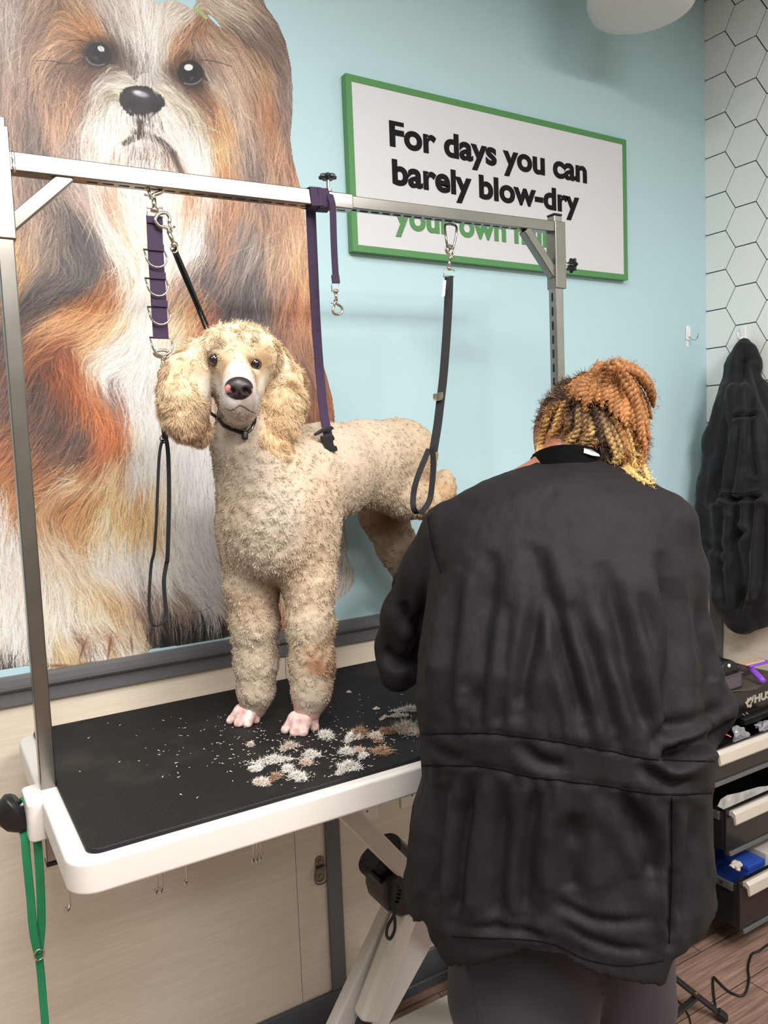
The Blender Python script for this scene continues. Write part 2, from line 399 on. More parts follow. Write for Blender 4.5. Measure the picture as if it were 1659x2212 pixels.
# ------------------------------------------------------------------ printed wall decal of a long-haired dog
# colour and hair direction of the print at hand-picked spots: x y r g b angle
CP = '''15 30 150 135 125 95;40 120 140 115 100 95;20 220 138 108 92 92;30 330 165 130 110 90;60 180 132 102 86 95;95 60 120 97 82 120
70 250 100 80 72 88;82 330 78 67 66 86;100 300 105 84 78 86;60 400 130 100 85 85;20 400 150 120 105 90;110 120 150 115 92 150;150 80 150 118 95 200
100 120 150 118 95 140;200 50 172 112 66 60;180 90 175 115 68 215;230 98 62 46 42 60;140 132 92 66 52 150;122 108 195 150 112 150;105 150 150 115 95 120
130 172 140 105 86 100;160 200 178 128 94 95;140 235 172 128 98 95;110 250 188 143 112 92;130 300 180 152 132 92;150 280 135 115 105 96
180 185 120 84 62 112;210 165 100 68 52 130;165 215 165 112 76 100;240 20 190 180 170 60;260 50 190 184 176 65;290 70 192 185 180 75;236 50 62 50 50 70
270 98 88 78 73 70;300 105 108 98 93 80;280 130 112 100 92 85;320 40 218 208 198 90;330 10 222 210 198 90;325 90 190 185 180 90;300 150 172 164 157 90
350 60 205 198 190 110;360 100 180 172 165 115;345 130 145 136 128 105;380 40 218 204 188 140;400 30 208 192 176 150;405 70 160 110 84 130
425 60 150 102 74 120;390 95 185 140 100 130;430 90 188 162 142 70;395 118 120 70 40 140;445 110 172 142 120 60;310 165 192 187 180 270;270 168 202 194 182 200
240 182 200 190 175 160;270 185 212 203 186 190;215 197 185 170 156 130;245 200 150 138 115 190;350 170 188 178 163 20;380 190 195 178 150 40;400 218 172 155 128 48
370 205 195 186 166 38;368 140 70 50 44 90;385 178 122 90 80 60;420 192 112 75 55 50;440 205 142 98 68 50;450 160 190 172 152 50;470 150 172 142 122 60
490 180 178 152 132 65;460 215 178 116 70 58;480 250 205 150 98 68;500 230 182 150 130 70;240 235 238 232 226 115;230 285 240 233 226 100;270 250 235 228 220 85
265 300 208 172 148 100;250 330 202 150 120 95;222 320 218 192 172 95;200 250 228 215 205 110;182 280 172 156 146 100;160 330 150 135 130 95;190 330 218 202 188 92
175 240 150 130 118 112;300 292 92 70 65 90;310 265 175 165 160 90;338 280 150 135 128 75;352 302 90 58 46 42;372 325 130 85 60 55;300 330 240 233 228 95
330 340 240 232 227 90;290 355 236 228 222 96;360 260 238 228 222 70;400 290 240 232 226 74;440 310 240 231 222 76;420 350 236 226 216 85;385 345 205 160 125 70
410 385 205 145 105 65;440 370 228 208 194 80;470 300 218 168 112 75;482 345 190 112 68 80;490 385 180 128 96 85;510 330 170 145 125 80;530 300 138 116 104 80
545 350 116 96 88 86;560 280 150 120 100 76;580 250 178 120 85 80;590 310 165 113 84 85;600 200 118 92 82 75;610 150 125 105 98 65;570 200 168 106 66 72
540 180 150 110 85 66;520 130 178 148 122 55;500 110 165 134 112 50;560 130 172 132 92 60;540 80 110 85 74 50;500 50 92 72 65 35;520 20 150 126 110 30
580 80 96 76 68 55;590 110 118 92 83 60;480 20 188 168 146 40;480 68 150 114 88 40;550 40 104 84 74 42;625 200 128 108 104 82;620 270 138 110 94 90
620 330 172 120 90 85;640 380 192 130 94 76;610 380 170 134 108 86;465 88 172 142 116 45;60 460 150 120 98 82;40 500 168 127 86 100;70 560 182 137 86 105
100 500 130 105 88 100;130 480 115 95 85 95;40 620 158 112 70 100;95 520 125 104 90 118;120 540 112 94 82 100;150 560 70 64 62 60;140 450 60 56 58 60
175 470 82 73 73 60;190 520 74 68 72 60;170 570 74 67 68 80;100 600 80 68 62 140;60 650 92 70 58 140;120 620 78 64 58 150;200 580 88 68 60 110;150 620 105 68 50 150
80 680 82 58 46 150;40 700 78 60 56 120;130 400 150 126 113 50;160 420 150 120 105 60;198 430 220 200 185 72;222 470 230 210 195 65;242 520 228 208 192 60
262 560 228 208 188 55;235 420 200 150 120 75;262 450 228 192 160 70;290 440 238 212 187 80;320 430 240 216 192 85;360 470 240 217 193 85;300 520 235 203 168 66
280 500 230 192 162 65;272 592 218 192 168 60;222 560 130 95 72 60;228 600 165 95 50 100;240 640 190 113 62 110;200 640 185 103 52 120;262 640 208 147 102 100
270 680 218 162 110 110;220 690 218 160 104 135;180 685 205 148 92 150;140 700 192 132 86 160;110 720 160 95 52 165;160 732 150 80 40 155;200 742 190 120 70 150
100 770 128 68 38 160;150 770 152 75 38 60;230 742 228 192 152 140;215 790 190 150 125 145;320 600 242 230 218 100;300 650 240 230 220 110;310 700 240 232 225 100
280 740 238 231 223 120;262 780 238 230 221 150;240 802 230 222 214 160;330 760 240 234 228 95;300 800 238 233 228 110;290 850 234 230 225 90;320 880 238 233 229 90
310 950 230 223 216 90;300 1000 226 216 208 85;340 1000 234 227 218 92;370 1100 225 221 217 92;400 1000 234 230 227 92;430 1100 228 225 222 85;440 1200 225 222 219 70
390 1200 218 213 208 80;420 950 238 234 230 92;360 520 240 215 192 85;380 560 234 207 182 110;400 440 210 160 130 95;424 470 238 234 232 95;425 505 228 220 214 100
412 545 218 200 188 112;400 605 150 110 92 120;425 565 108 88 82 115;442 585 92 77 72 110;460 500 128 108 98 95;480 460 162 115 84 95;500 520 150 103 78 110
530 500 118 103 98 105;520 560 116 101 96 112;560 520 142 126 118 100;590 470 168 126 98 90;600 540 182 142 112 90;620 460 182 135 104 85;640 500 218 170 130 80
652 570 196 140 98 85;640 640 182 115 78 90;600 600 150 113 94 95;560 600 96 84 82 105;540 640 80 75 78 90;520 680 82 75 78 90;570 690 86 78 80 80;600 690 118 78 64 95
640 720 168 116 84 90;660 760 132 90 70 80;650 840 120 75 55 75;690 860 142 80 50 80;710 900 120 75 60 80;470 600 165 108 72 120;450 640 188 120 74 125
430 660 212 150 98 125;410 620 212 160 114 125;400 685 228 187 145 120;380 700 235 208 178 115;460 690 165 83 48 125;500 682 118 70 52 120;480 645 128 78 58 120
430 720 212 155 108 120;640 900 108 68 48 80;600 780 110 80 65 85;20 800 98 68 58 110;60 830 92 72 68 110;100 850 86 68 66 100;60 900 128 84 62 120
20 960 162 95 58 130;122 820 130 62 32 70;150 800 168 85 42 80;180 840 188 94 42 70;210 870 198 104 48 65;240 900 194 95 42 60;200 820 188 110 68 75
230 835 106 82 78 80;250 860 162 110 84 70;267 920 170 84 42 70;150 880 108 66 50 100;120 900 82 62 56 110;160 920 72 62 62 100;180 950 92 68 58 100
140 960 120 80 60 120;220 950 162 90 58 95;250 950 178 100 52 95;100 980 130 84 58 130;80 1020 168 100 52 140;120 1030 178 115 68 145;160 1042 226 192 150 155
200 1010 185 130 90 130;250 1000 218 178 138 110;280 930 218 188 158 85;60 1060 165 108 66 140;150 1070 172 110 62 140;110 1090 178 132 95 120;200 1080 198 136 80 125
250 1070 212 162 104 100;300 1080 208 156 105 95;330 1050 208 168 118 90;340 1110 212 167 112 90;280 1112 218 167 110 95;230 1110 228 198 156 100;190 1120 208 152 100 110
10 1080 218 202 188 90;25 1150 214 208 200 88;50 1200 228 207 192 90;20 1300 226 219 208 90;50 1350 230 224 215 92;10 1370 228 221 211 90;100 1150 228 188 152 65
130 1200 228 197 167 55;110 1250 230 208 183 80;120 1350 228 208 184 95;100 1380 230 214 193 100;150 1300 230 212 190 95;180 1270 224 187 142 50;220 1260 217 172 122 50
250 1292 182 138 92 55;200 1320 228 207 182 95;260 1340 218 192 160 85;300 1355 200 165 128 70;230 1200 234 222 208 85;260 1180 230 220 210 90;290 1200 218 211 204 95
280 1252 188 162 146 85;310 1240 192 182 174 90;312 1292 122 94 82 70;330 1220 228 220 212 85;340 1290 145 125 110 65;350 1200 226 219 212 75;370 1250 190 180 170 60
390 1292 132 112 100 50;420 1272 222 218 213 45;460 1302 216 206 200 40;460 1250 218 215 211 60;482 1298 165 120 92 50;500 1330 112 66 46 50;330 1342 50 42 40 90
345 1372 28 26 28 90;420 1345 28 26 28 90;462 1345 34 29 29 90;400 1385 26 26 28 90;480 1365 60 40 34 90;-20 1400 40 34 34 90;135 1395 208 162 106 60
160 1408 225 190 150 60;178 1372 130 88 64 50;202 1400 238 229 216 80;240 1362 150 104 72 30;262 1402 235 226 212 70;292 1400 226 212 194 60;230 1392 195 140 95 60
125 1425 176 146 108 80;170 1432 140 115 95 80;252 1425 178 150 122 80;280 1388 208 163 118 40;610 1262 225 202 172 90;610 1232 200 162 112 90;610 1300 172 90 48 90
616 1340 140 70 40 80;730 1170 192 184 174 80;740 1250 194 185 175 100;725 1120 202 193 183 80;550 1100 222 216 210 85;560 1200 224 214 204 85;520 1000 230 224 218 88
640 1150 210 204 196 85;680 1240 198 190 180 85;660 1000 180 150 130 85;560 900 200 170 150 90;540 1300 190 150 120 70;660 1300 188 180 170 85;500 850 190 160 140 90'''
CPA = np.array([[float(t) for t in r.split()] for l in CP.split('\n') for r in l.split(';')])
OUT = '''-40 -60;40 -96;180 -110;290 -80;325 -30;332 0;342 7;355 2;380 0;400 10;414 20;422 8;426 -10;432 -60;480 -80;530 -60;560 -25;575 15;600 50;617 90;628 140;632 190;632 240;627 300;633 345;645 390;655 430;665 520;672 600
680 680;690 760;705 810;718 860;723 900;722 940;728 1000;735 1060;742 1120;748 1160;750 1200;764 1232;770 1250;755 1275;738 1290;720 1302;690 1320;655 1340;635 1368;600 1376;560 1380;505 1374;482 1378;440 1385;380 1395
325 1402;316 1410;305 1418;285 1427;250 1432;200 1439;150 1444;112 1447;96 1441;60 1438;0 1447;-60 1452;-105 1400;-125 1100;-130 700;-120 350;-90 60'''
OUTP = np.array([[float(t) for t in r.split()] for l in OUT.split('\n') for r in l.split(';')])

def inpoly(P, x, y):
    ins = np.zeros(x.shape, bool); n = len(P)
    for i in range(n):
        x1, y1 = P[i]; x2, y2 = P[(i+1) % n]
        if y1 == y2: continue
        c = ((y1 > y) != (y2 > y)) & (x < (x2-x1)*(y-y1)/(y2-y1) + x1)
        ins ^= c
    return ins
def make_mural():
    st = .00145; X0, X1, Z0, Z1 = -.01, .98, 1.098, 2.66
    gx = np.arange(X0, X1, st); gz = np.arange(Z0, Z1, st)
    GX, GZ = np.meshgrid(gx, gz, indexing='ij')
    px, py = proj(np.stack([GX, np.full_like(GX, D), GZ], -1))
    inside = inpoly(OUTP, px, py)
    hole = inpoly(np.array([(447,32),(455,33),(468,46),(478,60),(470,56),(458,44)]), px, py)
    inside &= ~hole
    # interpolate the control spots in the wall plane
    cw = np.array([atY(a[0], a[1], D)[[0, 2]] for a in CPA])
    ang = np.radians(CPA[:, 5]); step = np.array([atY(a[0] + 3*math.cos(t), a[1] + 3*math.sin(t), D)[[0, 2]] for a, t in zip(CPA, ang)]) - cw
    step /= np.linalg.norm(step, axis=1, keepdims=True)
    ds = 4
    sx, sz = GX[::ds, ::ds], GZ[::ds, ::ds]
    q = np.stack([sx, sz], -1).reshape(-1, 2)
    # domain warp gives ragged colour borders
    d2 = ((q[:, None, :] - cw[None])**2).sum(-1)
    w1 = 1/(d2 + 1.0e-4)**3.3; w1 /= w1.sum(1, keepdims=True)
    colf = (w1 @ CPA[:, 2:5]).reshape(*sx.shape, 3)
    qx, qy = proj(np.stack([q[:, 0], np.full(len(q), D), q[:, 1]], -1)); cf_ = colf.reshape(-1, 3)
    for pl_, c_ in (([(326,1318),(345,1335),(372,1318),(400,1345),(440,1335),(475,1345),(512,1352),(530,1400),(300,1420),(312,1385),(330,1362)], (27, 25, 27)), ([(-90,1388),(0,1399),(40,1408),(70,1418),(96,1432),(96,1470),(-90,1470)], (44, 37, 37)),
                    ([(440,560),(470,545),(500,600),(520,660),(560,640),(590,680),(585,730),(520,720),(490,690),(470,640),(430,600)], (84, 74, 76)), ([(120,420),(170,440),(215,560),(205,610),(120,650),(60,660),(50,620),(140,600),(165,560)], (70, 61, 60))):
        cf_[inpoly(np.array(pl_, float), qx, qy)] = c_
    for pl_, c_ in (([(268,300),(300,312),(345,318),(372,345),(392,385),(400,420),(385,520),(350,600),(300,560),(262,470),(252,380),(258,330)], (238, 226, 214)),
                    ([(236,215),(262,232),(285,262),(262,290),(236,330),(214,330),(205,270),(218,232)], (238, 233, 228)), ([(345,262),(372,240),(400,262),(430,310),(440,370),(418,385),(385,330),(352,292)], (238, 232, 225)),
                    ([(186,1385),(205,1368),(228,1380),(232,1425),(190,1432)], (238, 228, 214)), ([(238,1382),(262,1366),(290,1366),(312,1385),(314,1408),(290,1422),(240,1428)], (234, 222, 206)), ([(108,1400),(130,1388),(160,1392),(176,1432),(112,1440)], (206, 168, 122))):
        cf_[inpoly(np.array(pl_, float), qx, qy)] = cf_[inpoly(np.array(pl_, float), qx, qy)]*.25 + np.array(c_)*.75
    w2 = 1/(d2 + 6e-4)**2; cc = np.stack([step[:, 0]**2 - step[:, 1]**2, 2*step[:, 0]*step[:, 1]], 1)
    dbl = w2 @ cc; th = .5*np.arctan2(dbl[:, 1], dbl[:, 0]); vx, vz = np.cos(th), np.sin(th)
    sg = w2 @ step; s_ = np.where(vx*sg[:, 0] + vz*sg[:, 1] < 0, -1, 1)
    fl = (np.stack([vx, vz], 1)*s_[:, None]).reshape(*sx.shape, 2)
    nx, nz = GX.shape
    def samp(field, ix, iz):
        a = np.clip(ix/ds, 0, sx.shape[0]-1.001); b = np.clip(iz/ds, 0, sx.shape[1]-1.001)
        i, j = a.astype(int), b.astype(int); u, v = (a-i)[:, None], (b-j)[:, None]
        return (field[i, j]*(1-u)*(1-v) + field[i+1, j]*u*(1-v) + field[i, j+1]*(1-u)*v + field[i+1, j+1]*u*v)
    ii, jj = np.meshgrid(np.arange(nx), np.arange(nz), indexing='ij')
    g = np.random.default_rng(3)
    fi, fj = ii.ravel().astype(float), jj.ravel().astype(float)
    wob = g.standard_normal((nx//12 + 3, nz//12 + 3, 2))
    def wsamp(ix, iz):
        a = np.clip(ix/12, 0, wob.shape[0]-1.001); b = np.clip(iz/12, 0, wob.shape[1]-1.001)
        i, j = a.astype(int), b.astype(int); u, v = (a-i)[:, None], (b-j)[:, None]
        return (wob[i, j]*(1-u)*(1-v) + wob[i+1, j]*u*(1-v) + wob[i, j+1]*(1-u)*v + wob[i+1, j+1]*u*v)
    # colour dragged along the hair, plus streak noise integrated along it
    n1 = g.standard_normal((nx, nz)); acc = np.zeros(nx*nz); cnt = 0
    for sgn in (1, -1):
        x, y = fi.copy(), fj.copy()
        for k in range(11):
            v = samp(fl, x, y) + .10*wsamp(x, y)
            x += sgn*v[:, 0]*1.6; y += sgn*v[:, 1]*1.6
            acc += n1[np.clip(x.astype(int), 0, nx-1), np.clip(y.astype(int), 0, nz-1)]; cnt += 1
    lic = (acc/acc.std()).reshape(nx, nz)
    canvas = samp(colf, fi + 5*lic.ravel(), fj + 5*wsamp(fi, fj)[:, 0]).reshape(nx, nz, 3)
    lum = canvas.mean(-1, keepdims=True)
    canvas = canvas*(1 + lic[..., None]*(.08*(1.25 - lum/255)))
    def strokes(n, L0, L1, var, alpha, bright=0., wsc=.11, region=None, color=None, widen=False, spread=.13):
        ok = np.argwhere(inside if region is None else inside & region)
        p = ok[g.integers(0, len(ok), n)].astype(float)
        L = g.integers(L0, L1, n); base = samp(colf, p[:, 0], p[:, 1]) if color is None else np.tile(np.array(color, float), (n, 1))
        tone = g.standard_normal(n)*var + bright
        lm = base.mean(1, keepdims=True)/255; c = np.clip(base*(1 + tone[:, None]*(.95 - .6*lm)) + tone[:, None]*30, 12, 250)
        bend = g.standard_normal(n)*.14; x, y = p[:, 0].copy(), p[:, 1].copy()
        dr = g.standard_normal(n)*spread
        for k in range(L1):
            v = samp(fl, x, y) + wsc*wsamp(x, y)
            a = dr + bend*(k/L1)
            x += v[:, 0]*np.cos(a) - v[:, 1]*np.sin(a); y += v[:, 0]*np.sin(a) + v[:, 1]*np.cos(a)
            m = (k < L) & (x > 0) & (x < nx-1) & (y > 0) & (y < nz-1)
            al = (alpha*np.minimum(1, 3*(1 - k/np.maximum(L, 1))))[m][:, None]
            i, j = x[m].astype(int), y[m].astype(int)
            canvas[i, j] = canvas[i, j]*(1-al) + c[m]*al
            if widen: canvas[i+1, j] = canvas[i+1, j]*(1-al) + c[m]*al
    strokes(9000, 20, 60, .22, .55, widen=True)
    strokes(6000, 20, 55, .12, .45, -.30, widen=True)
    strokes(30000, 25, 85, .30, .55, .02)
    strokes(11000, 30, 95, .22, .6, .28)
    strokes(3500, 20, 60, .2, .5, .40, spread=.5)
    # features of the face
    def ell(cx, cy, rx, ry, rot, col, soft=.12, al=1., pw=2.):
        c, s = math.cos(math.radians(rot)), math.sin(math.radians(rot))
        u = ((px-cx)*c + (py-cy)*s)/rx; v = (-(px-cx)*s + (py-cy)*c)/ry
        d = (np.abs(u)**pw + np.abs(v)**pw)**(1/pw); m = (np.clip((1-d)/soft + .5, 0, 1)*al)[..., None]
        canvas[:] = canvas*(1-m) + np.array(col, float)*m
    ell(206, 124, 56, 38, 10, (84, 58, 46), 1.2, .8); ell(418, 164, 46, 44, 30, (84, 58, 46), 1.2, .8); ell(212, 120, 42, 32, 12, (52, 38, 34), .8, .85); ell(413, 160, 40, 36, 25, (50, 37, 33), .8, .85)
    er_ = (np.hypot((px-206)/62, (py-122)/46) < 1) & (np.hypot(px-213, py-118) > 29) | (np.hypot((px-416)/56, (py-162)/52) < 1) & (np.hypot(px-411, py-158) > 30)
    strokes(500, 12, 34, .25, .5, .12, region=er_)
    ell(213, 118, 28.5, 25.5, 18, (30, 27, 28)); ell(410, 158, 27.5, 27, 35, (30, 27, 28))
    for (cx, cy, a0, a1, rr) in ((212, 118, 60, 165, 27), (411, 158, 30, 120, 28)):
        for t in np.linspace(a0, a1, 40):
            ell(cx + rr*math.cos(math.radians(t)), cy + .88*rr*math.sin(math.radians(t)), 1.6, 1.3, 0, (150, 140, 138), .8, .5)
    ell(212, 122, 15, 14, 0, (16, 15, 17), .3); ell(411, 161, 15, 15, 0, (16, 15, 17), .3)
    ell(207, 126, 7, 4, 30, (88, 80, 82), .8, .6); ell(414, 170, 6, 4, -30, (88, 80, 82), .8, .6)
    ell(218, 106, 8, 5.4, 35, (225, 228, 232)); ell(407, 146, 9.5, 7, 0, (232, 234, 236))
    ell(218, 106, 9, .7, 60, (60, 60, 66), .4, .7)
    nose = np.array([(258,205),(270,190),(292,185),(318,187),(338,197),(354,212),(357,226),(345,238),(332,250),(322,260),(306,266),(290,260),(276,247),(263,232),(256,218)], float)
    m = inpoly(nose, px + 1.5*wob_at(px, py), py)
    canvas[m] = (38, 35, 36)
    ell(305, 204, 22, 12, 12, (70, 66, 68), .9, .8); ell(303, 203, 17, 6, 15, (185, 187, 192), .7, .9); ell(297, 200, 8, 4, 10, (225, 226, 230), .7, .8)
    ell(280, 237, 3, 6, -20, (170, 168, 170), .5, .9); ell(326, 247, 7, 4, -25, (165, 165, 170), .6, .8)
    ell(283, 228, 10, 12, 20, (18, 17, 18), .6, .8); ell(335, 232, 12, 11, -20, (18, 17, 18), .6, .8); ell(306, 255, 3, 12, 0, (14, 13, 14), .6, .8)
    band = (py > 245) & (py < 300) & (px > 270) & (px < 350)
    strokes(300, 12, 34, .12, .7, .25, region=band, color=(200, 192, 186)); strokes(70, 8, 20, .1, .6, -.2, region=band, color=(100, 84, 78))
    for pts_, w_ in (([(300,262),(302,285),(298,297),(282,303),(268,312)], 4), ([(302,290),(322,294),(345,304),(362,318),(376,338),(388,365),(398,395)], 4.5)):
        for q in smooth_path([(x, y, 0) for x, y in pts_], 60): ell(q[0], q[1], w_*1.5, w_, 20, (70, 50, 44), 1.0, .32)
    for (cx, cy, rx, ry, a) in ((180,1400,3,26,20), (236,1400,3,28,8), (284,1392,2.5,20,-8), (215,1432,40,4,-3), (285,1424,30,3,-8), (130,1438,24,4,0)): ell(cx, cy, rx, ry, a, (128, 84, 54), .9, .7)
    for q in ((300, 288, 12, 8), (286, 300, 10, 6), (318, 296, 16, 6), (340, 302, 14, 6)): ell(q[0], q[1], q[2], q[3], 8, (70, 50, 46), .9, .75)
    # mouth line and whisker tufts
    for (x, y, a) in [(306,268,0),(306,280,0),(300,292,60),(288,300,62),(275,306,70),(318,290,-55),(332,298,-58),(348,306,-50),(362,316,-45),(375,330,-40)]:
        ell(x, y, 5.5, 9, a, (66, 50, 46), .8, .75)
    tip_ = (py > 262) & (py < 312) & (px > 262) & (px < 385)
    strokes(110, 12, 30, .08, .75, .12, region=tip_, color=(215, 206, 200))
    rb = (py > 178) & (py < 240) & (px > 240) & (px < 372) & ~m
    strokes(300, 10, 22, .25, .6, .2, region=rb)
    # ear band on the top-knot
    for t in np.linspace(0, 1, 14): ell(420 + 24*t, 17 + 19*t + 3*math.sin(9*t), 5, 3.5, 40, (170 + 20*math.sin(20*t), 195, 120), .6, .9)
    for (x0, y0, x1, y1) in ((150,88,195,96),(120,140,165,142),(80,132,140,140),(430,130,500,145)):
        for t in np.linspace(0, 1, 60): ell(x0 + (x1-x0)*t, y0 + (y1-y0)*t - 4*math.sin(3*t), 1.2, 1, 0, (70, 48, 44), .8, .6)
    lb = canvas.copy()
    fx = inside[:-1, :-1] & inside[1:, :-1] & inside[1:, 1:] & inside[:-1, 1:]
    vid = -np.ones(inside.shape, np.int64); use = np.zeros_like(inside)
    use[:-1, :-1] |= fx; use[1:, :-1] |= fx; use[1:, 1:] |= fx; use[:-1, 1:] |= fx
    vid[use] = np.arange(use.sum()); a = np.argwhere(fx)
    f = np.stack([vid[a[:,0], a[:,1]], vid[a[:,0]+1, a[:,1]], vid[a[:,0]+1, a[:,1]+1], vid[a[:,0], a[:,1]+1]], 1)
    v = np.stack([GX[use], np.full(use.sum(), D - .0012), GZ[use]], 1)
    c_ = lb[use]; g__ = c_.mean(1, keepdims=True); c_ = g__ + (c_ - g__)*np.array((.84, .84, .84))
    return v, f, lin(np.clip(c_, 0, 255))
def wob_at(px, py):
    return np.sin(px*.9) + np.sin(py*1.3 + px*.5)
mv, mf, mc = make_mural()
M_print = mat('printed_vinyl', (255, 255, 255), .5, attr='Col', bump=.08, bscale=300, dist=.001)
mural = mkobj('wall_mural', mv, mf, M_print, cols=mc*.82)
tag(mural, 'large printed wall decal of a seated long-haired brown and white dog', 'wall decal')
# ------------------------------------------------------------------ grooming table
M_tabw = mat('white_table_plastic', (210, 205, 200), .45, spec=.3)
M_rub = mat('black_ribbed_rubber', (26, 25, 25), .6, spec=.3, bump=.5, bscale=500, dist=.001)
M_steel = mat('polished_steel', (150, 146, 140), .26, metal=1., var=.18, vscale=14)
M_alu = mat('brushed_aluminium', (140, 137, 131), .36, metal=.98, var=.12, vscale=10)
M_chrome = mat('chrome', (205, 203, 198), .15, metal=1.)
M_blk = mat('black_plastic', (22, 22, 23), .4)
M_slot = mat('slot_dark', (16, 15, 15), .8)
M_silver = mat('silver_paint', (204, 199, 195), .4, metal=.15)
M_act = mat('actuator_shell', (206, 204, 197), .35, metal=.1)
M_legw = mat('leg_off_white', (206, 203, 200), .35)
PY = 1.42
def rrect(x0, x1, y0, y1, r, n=6):
    out = []
    for (cx, cy, a0) in ((x1-r, y1-r, 0), (x0+r, y1-r, 90), (x0+r, y0+r, 180), (x1-r, y0+r, 270)):
        for k in range(n+1):
            a = math.radians(a0 + 90*k/n); out.append((cx + r*math.cos(a), cy + r*math.sin(a)))
    return out
tb = thing('grooming_table', 'white electric grooming table with black rubber top and silver crossed legs', 'grooming table', (.75, 1.42, 0))
TX0, TX1, TY0, TY1 = .141, 1.375, 1.108, 1.722
mb = MB().prism([(x, y, .948) for x, y in rrect(TX0, TX1, TY0, TY1, .04, 8)], (0, 0, .049))
mk('rim', mb, M_tabw, tb, bevel=.006, seg=3)
# small lip of the clamp seat on the left side
mk('clamp_seat', MB().prism([(x, y, .93) for x, y in rrect(.118, .150, 1.36, 1.45, .012)], (0, 0, .065)), M_tabw, tb, bevel=.004)
# rubber mat with fine raised weave
mb = MB().prism([(x, y, .994) for x, y in rrect(.170, 1.345, 1.128, 1.716, .02, 8)], (0, 0, .011))
mt = mk('rubber_mat', mb, M_rub, tb, bevel=.003)
nt = M_rub.node_tree; N = nt.nodes; L = nt.links; bb = N['Principled BSDF']
tc = N.new('ShaderNodeTexCoord'); wv = [N.new('ShaderNodeTexWave') for _ in range(2)]
for k, w_ in enumerate(wv):
    w_.wave_type = 'BANDS'; w_.bands_direction = 'XY'[k]; w_.inputs['Scale'].default_value = 38; L.new(tc.outputs['Object'], w_.inputs['Vector'])
mm = N.new('ShaderNodeMath'); mm.operation = 'MULTIPLY'; L.new(wv[0].outputs['Fac'], mm.inputs[0]); L.new(wv[1].outputs['Fac'], mm.inputs[1])
bp = [n for n in N if n.type == 'BUMP'][0]; L.new(mm.outputs[0], bp.inputs['Height']); bp.inputs['Strength'].default_value = .55
sn = N.new('ShaderNodeTexNoise'); sn.inputs['Scale'].default_value = 7; sn.inputs['Detail'].default_value = 6; L.new(tc.outputs['Object'], sn.inputs['Vector'])
rp = N.new('ShaderNodeValToRGB'); rp.color_ramp.elements[0].position = .52; rp.color_ramp.elements[1].position = .75
rp.color_ramp.elements[0].color = (*lin((22, 21, 21)), 1); rp.color_ramp.elements[1].color = (*lin((46, 41, 38)), 1)
L.new(sn.outputs['Fac'], rp.inputs['Fac']); L.new(rp.outputs['Color'], bb.inputs['Base Color'])
mk('sub_frame', MB().box((.26, 1.20, .905), (1.26, 1.24, .948)).box((.26, 1.60, .905), (1.26, 1.64, .948)).box((.26, 1.2, .905), (.30, 1.64, .948)).box((1.22, 1.2, .905), (1.26, 1.64, .948)), M_blk, tb)
# steel hooks hanging under the table
for (px, py) in ((337, 1868), (348, 1866), (401, 1850), (546, 1806), (554, 1804), (562, 1800), (147, 1896)):
    y = 1.30 if px > 200 else 1.20
    p0 = atY(px, py, y); z0 = .948
    pts = [(p0[0], y, z0)] + [(p0[0], y, p0[2] - .02)]
    for a in np.linspace(0, math.pi*1.15, 9): pts.append((p0[0] - .004 + .004*math.cos(a), y - .006 + .006*math.cos(a), p0[2] - .038 - .008*math.sin(a)))
    mk('hook', MB().tube(smooth_path(pts, 40), .0018, 8), M_chrome, tb, smooth=True)
# lift: crossed legs, actuator, power box, floor plate
def flatleg(a, b, w, t, m, name, parent, up=(0, 1, 0)):
    return mk(name, MB().beam(a, b, up, w, t), m, parent, bevel=.006)
LY = 1.40
pA, pB = atY(736, 1741, LY), atY(905, 1911, LY)
d_ = nrm(pB - pA)
leg1 = MB().beam(pA - d_*.10, pB + d_*.42, (0, 1, 0), .041, .03)
mk('leg', leg1, M_silver, tb, bevel=.005)
mk('leg_edge_trim', MB().beam(pA - d_*.10 + V(0, -.016, 0), pB + d_*.42 + V(0, -.016, 0), (0, 1, 0), .031, .003), M_silver, tb)
LY2 = 1.47
qA, qB = atY(905, 1900, LY2), atY(760, 2212, LY2)
d2 = nrm(qB - qA)
wide = [atY(x, y, LY2) for x, y in ((845, 1955), (985, 1955), (925, 2060), (800, 2290), (690, 2290))]
mk('leg', MB().prism(wide, (0, .035, 0)), M_legw, tb, bevel=.006)
qa, qb = atY(878, 1965, LY2 - .03), atY(789, 2200, LY2 - .03)
mk('actuator_tube', MB().beam(qa, qb, (0, 1, 0), .052, .045), M_act, tb, bevel=.012, seg=4)
d3 = nrm(qb - qa)
mk('actuator_rod', MB().beam(qb - d3*.01, qb + d3*.30, (0, 1, 0), .030, .030), M_blk, tb, bevel=.008)
ra, rb = atY(925, 1955, LY2 + .05), atY(1010, 2075, LY2 + .05); dr = nrm(rb - ra)
mk('leg', MB().beam(ra - dr*.1, rb + dr*.3, (0, 1, 0), .05, .03), M_legw, tb, bevel=.006)
z0 = .03
mk('floor_plate', MB().prism([(x, y, 0) for x, y in rrect(.38, 1.33, 1.16, 1.70, .03)], (0, 0, z0)), M_tabw, tb, bevel=.006)
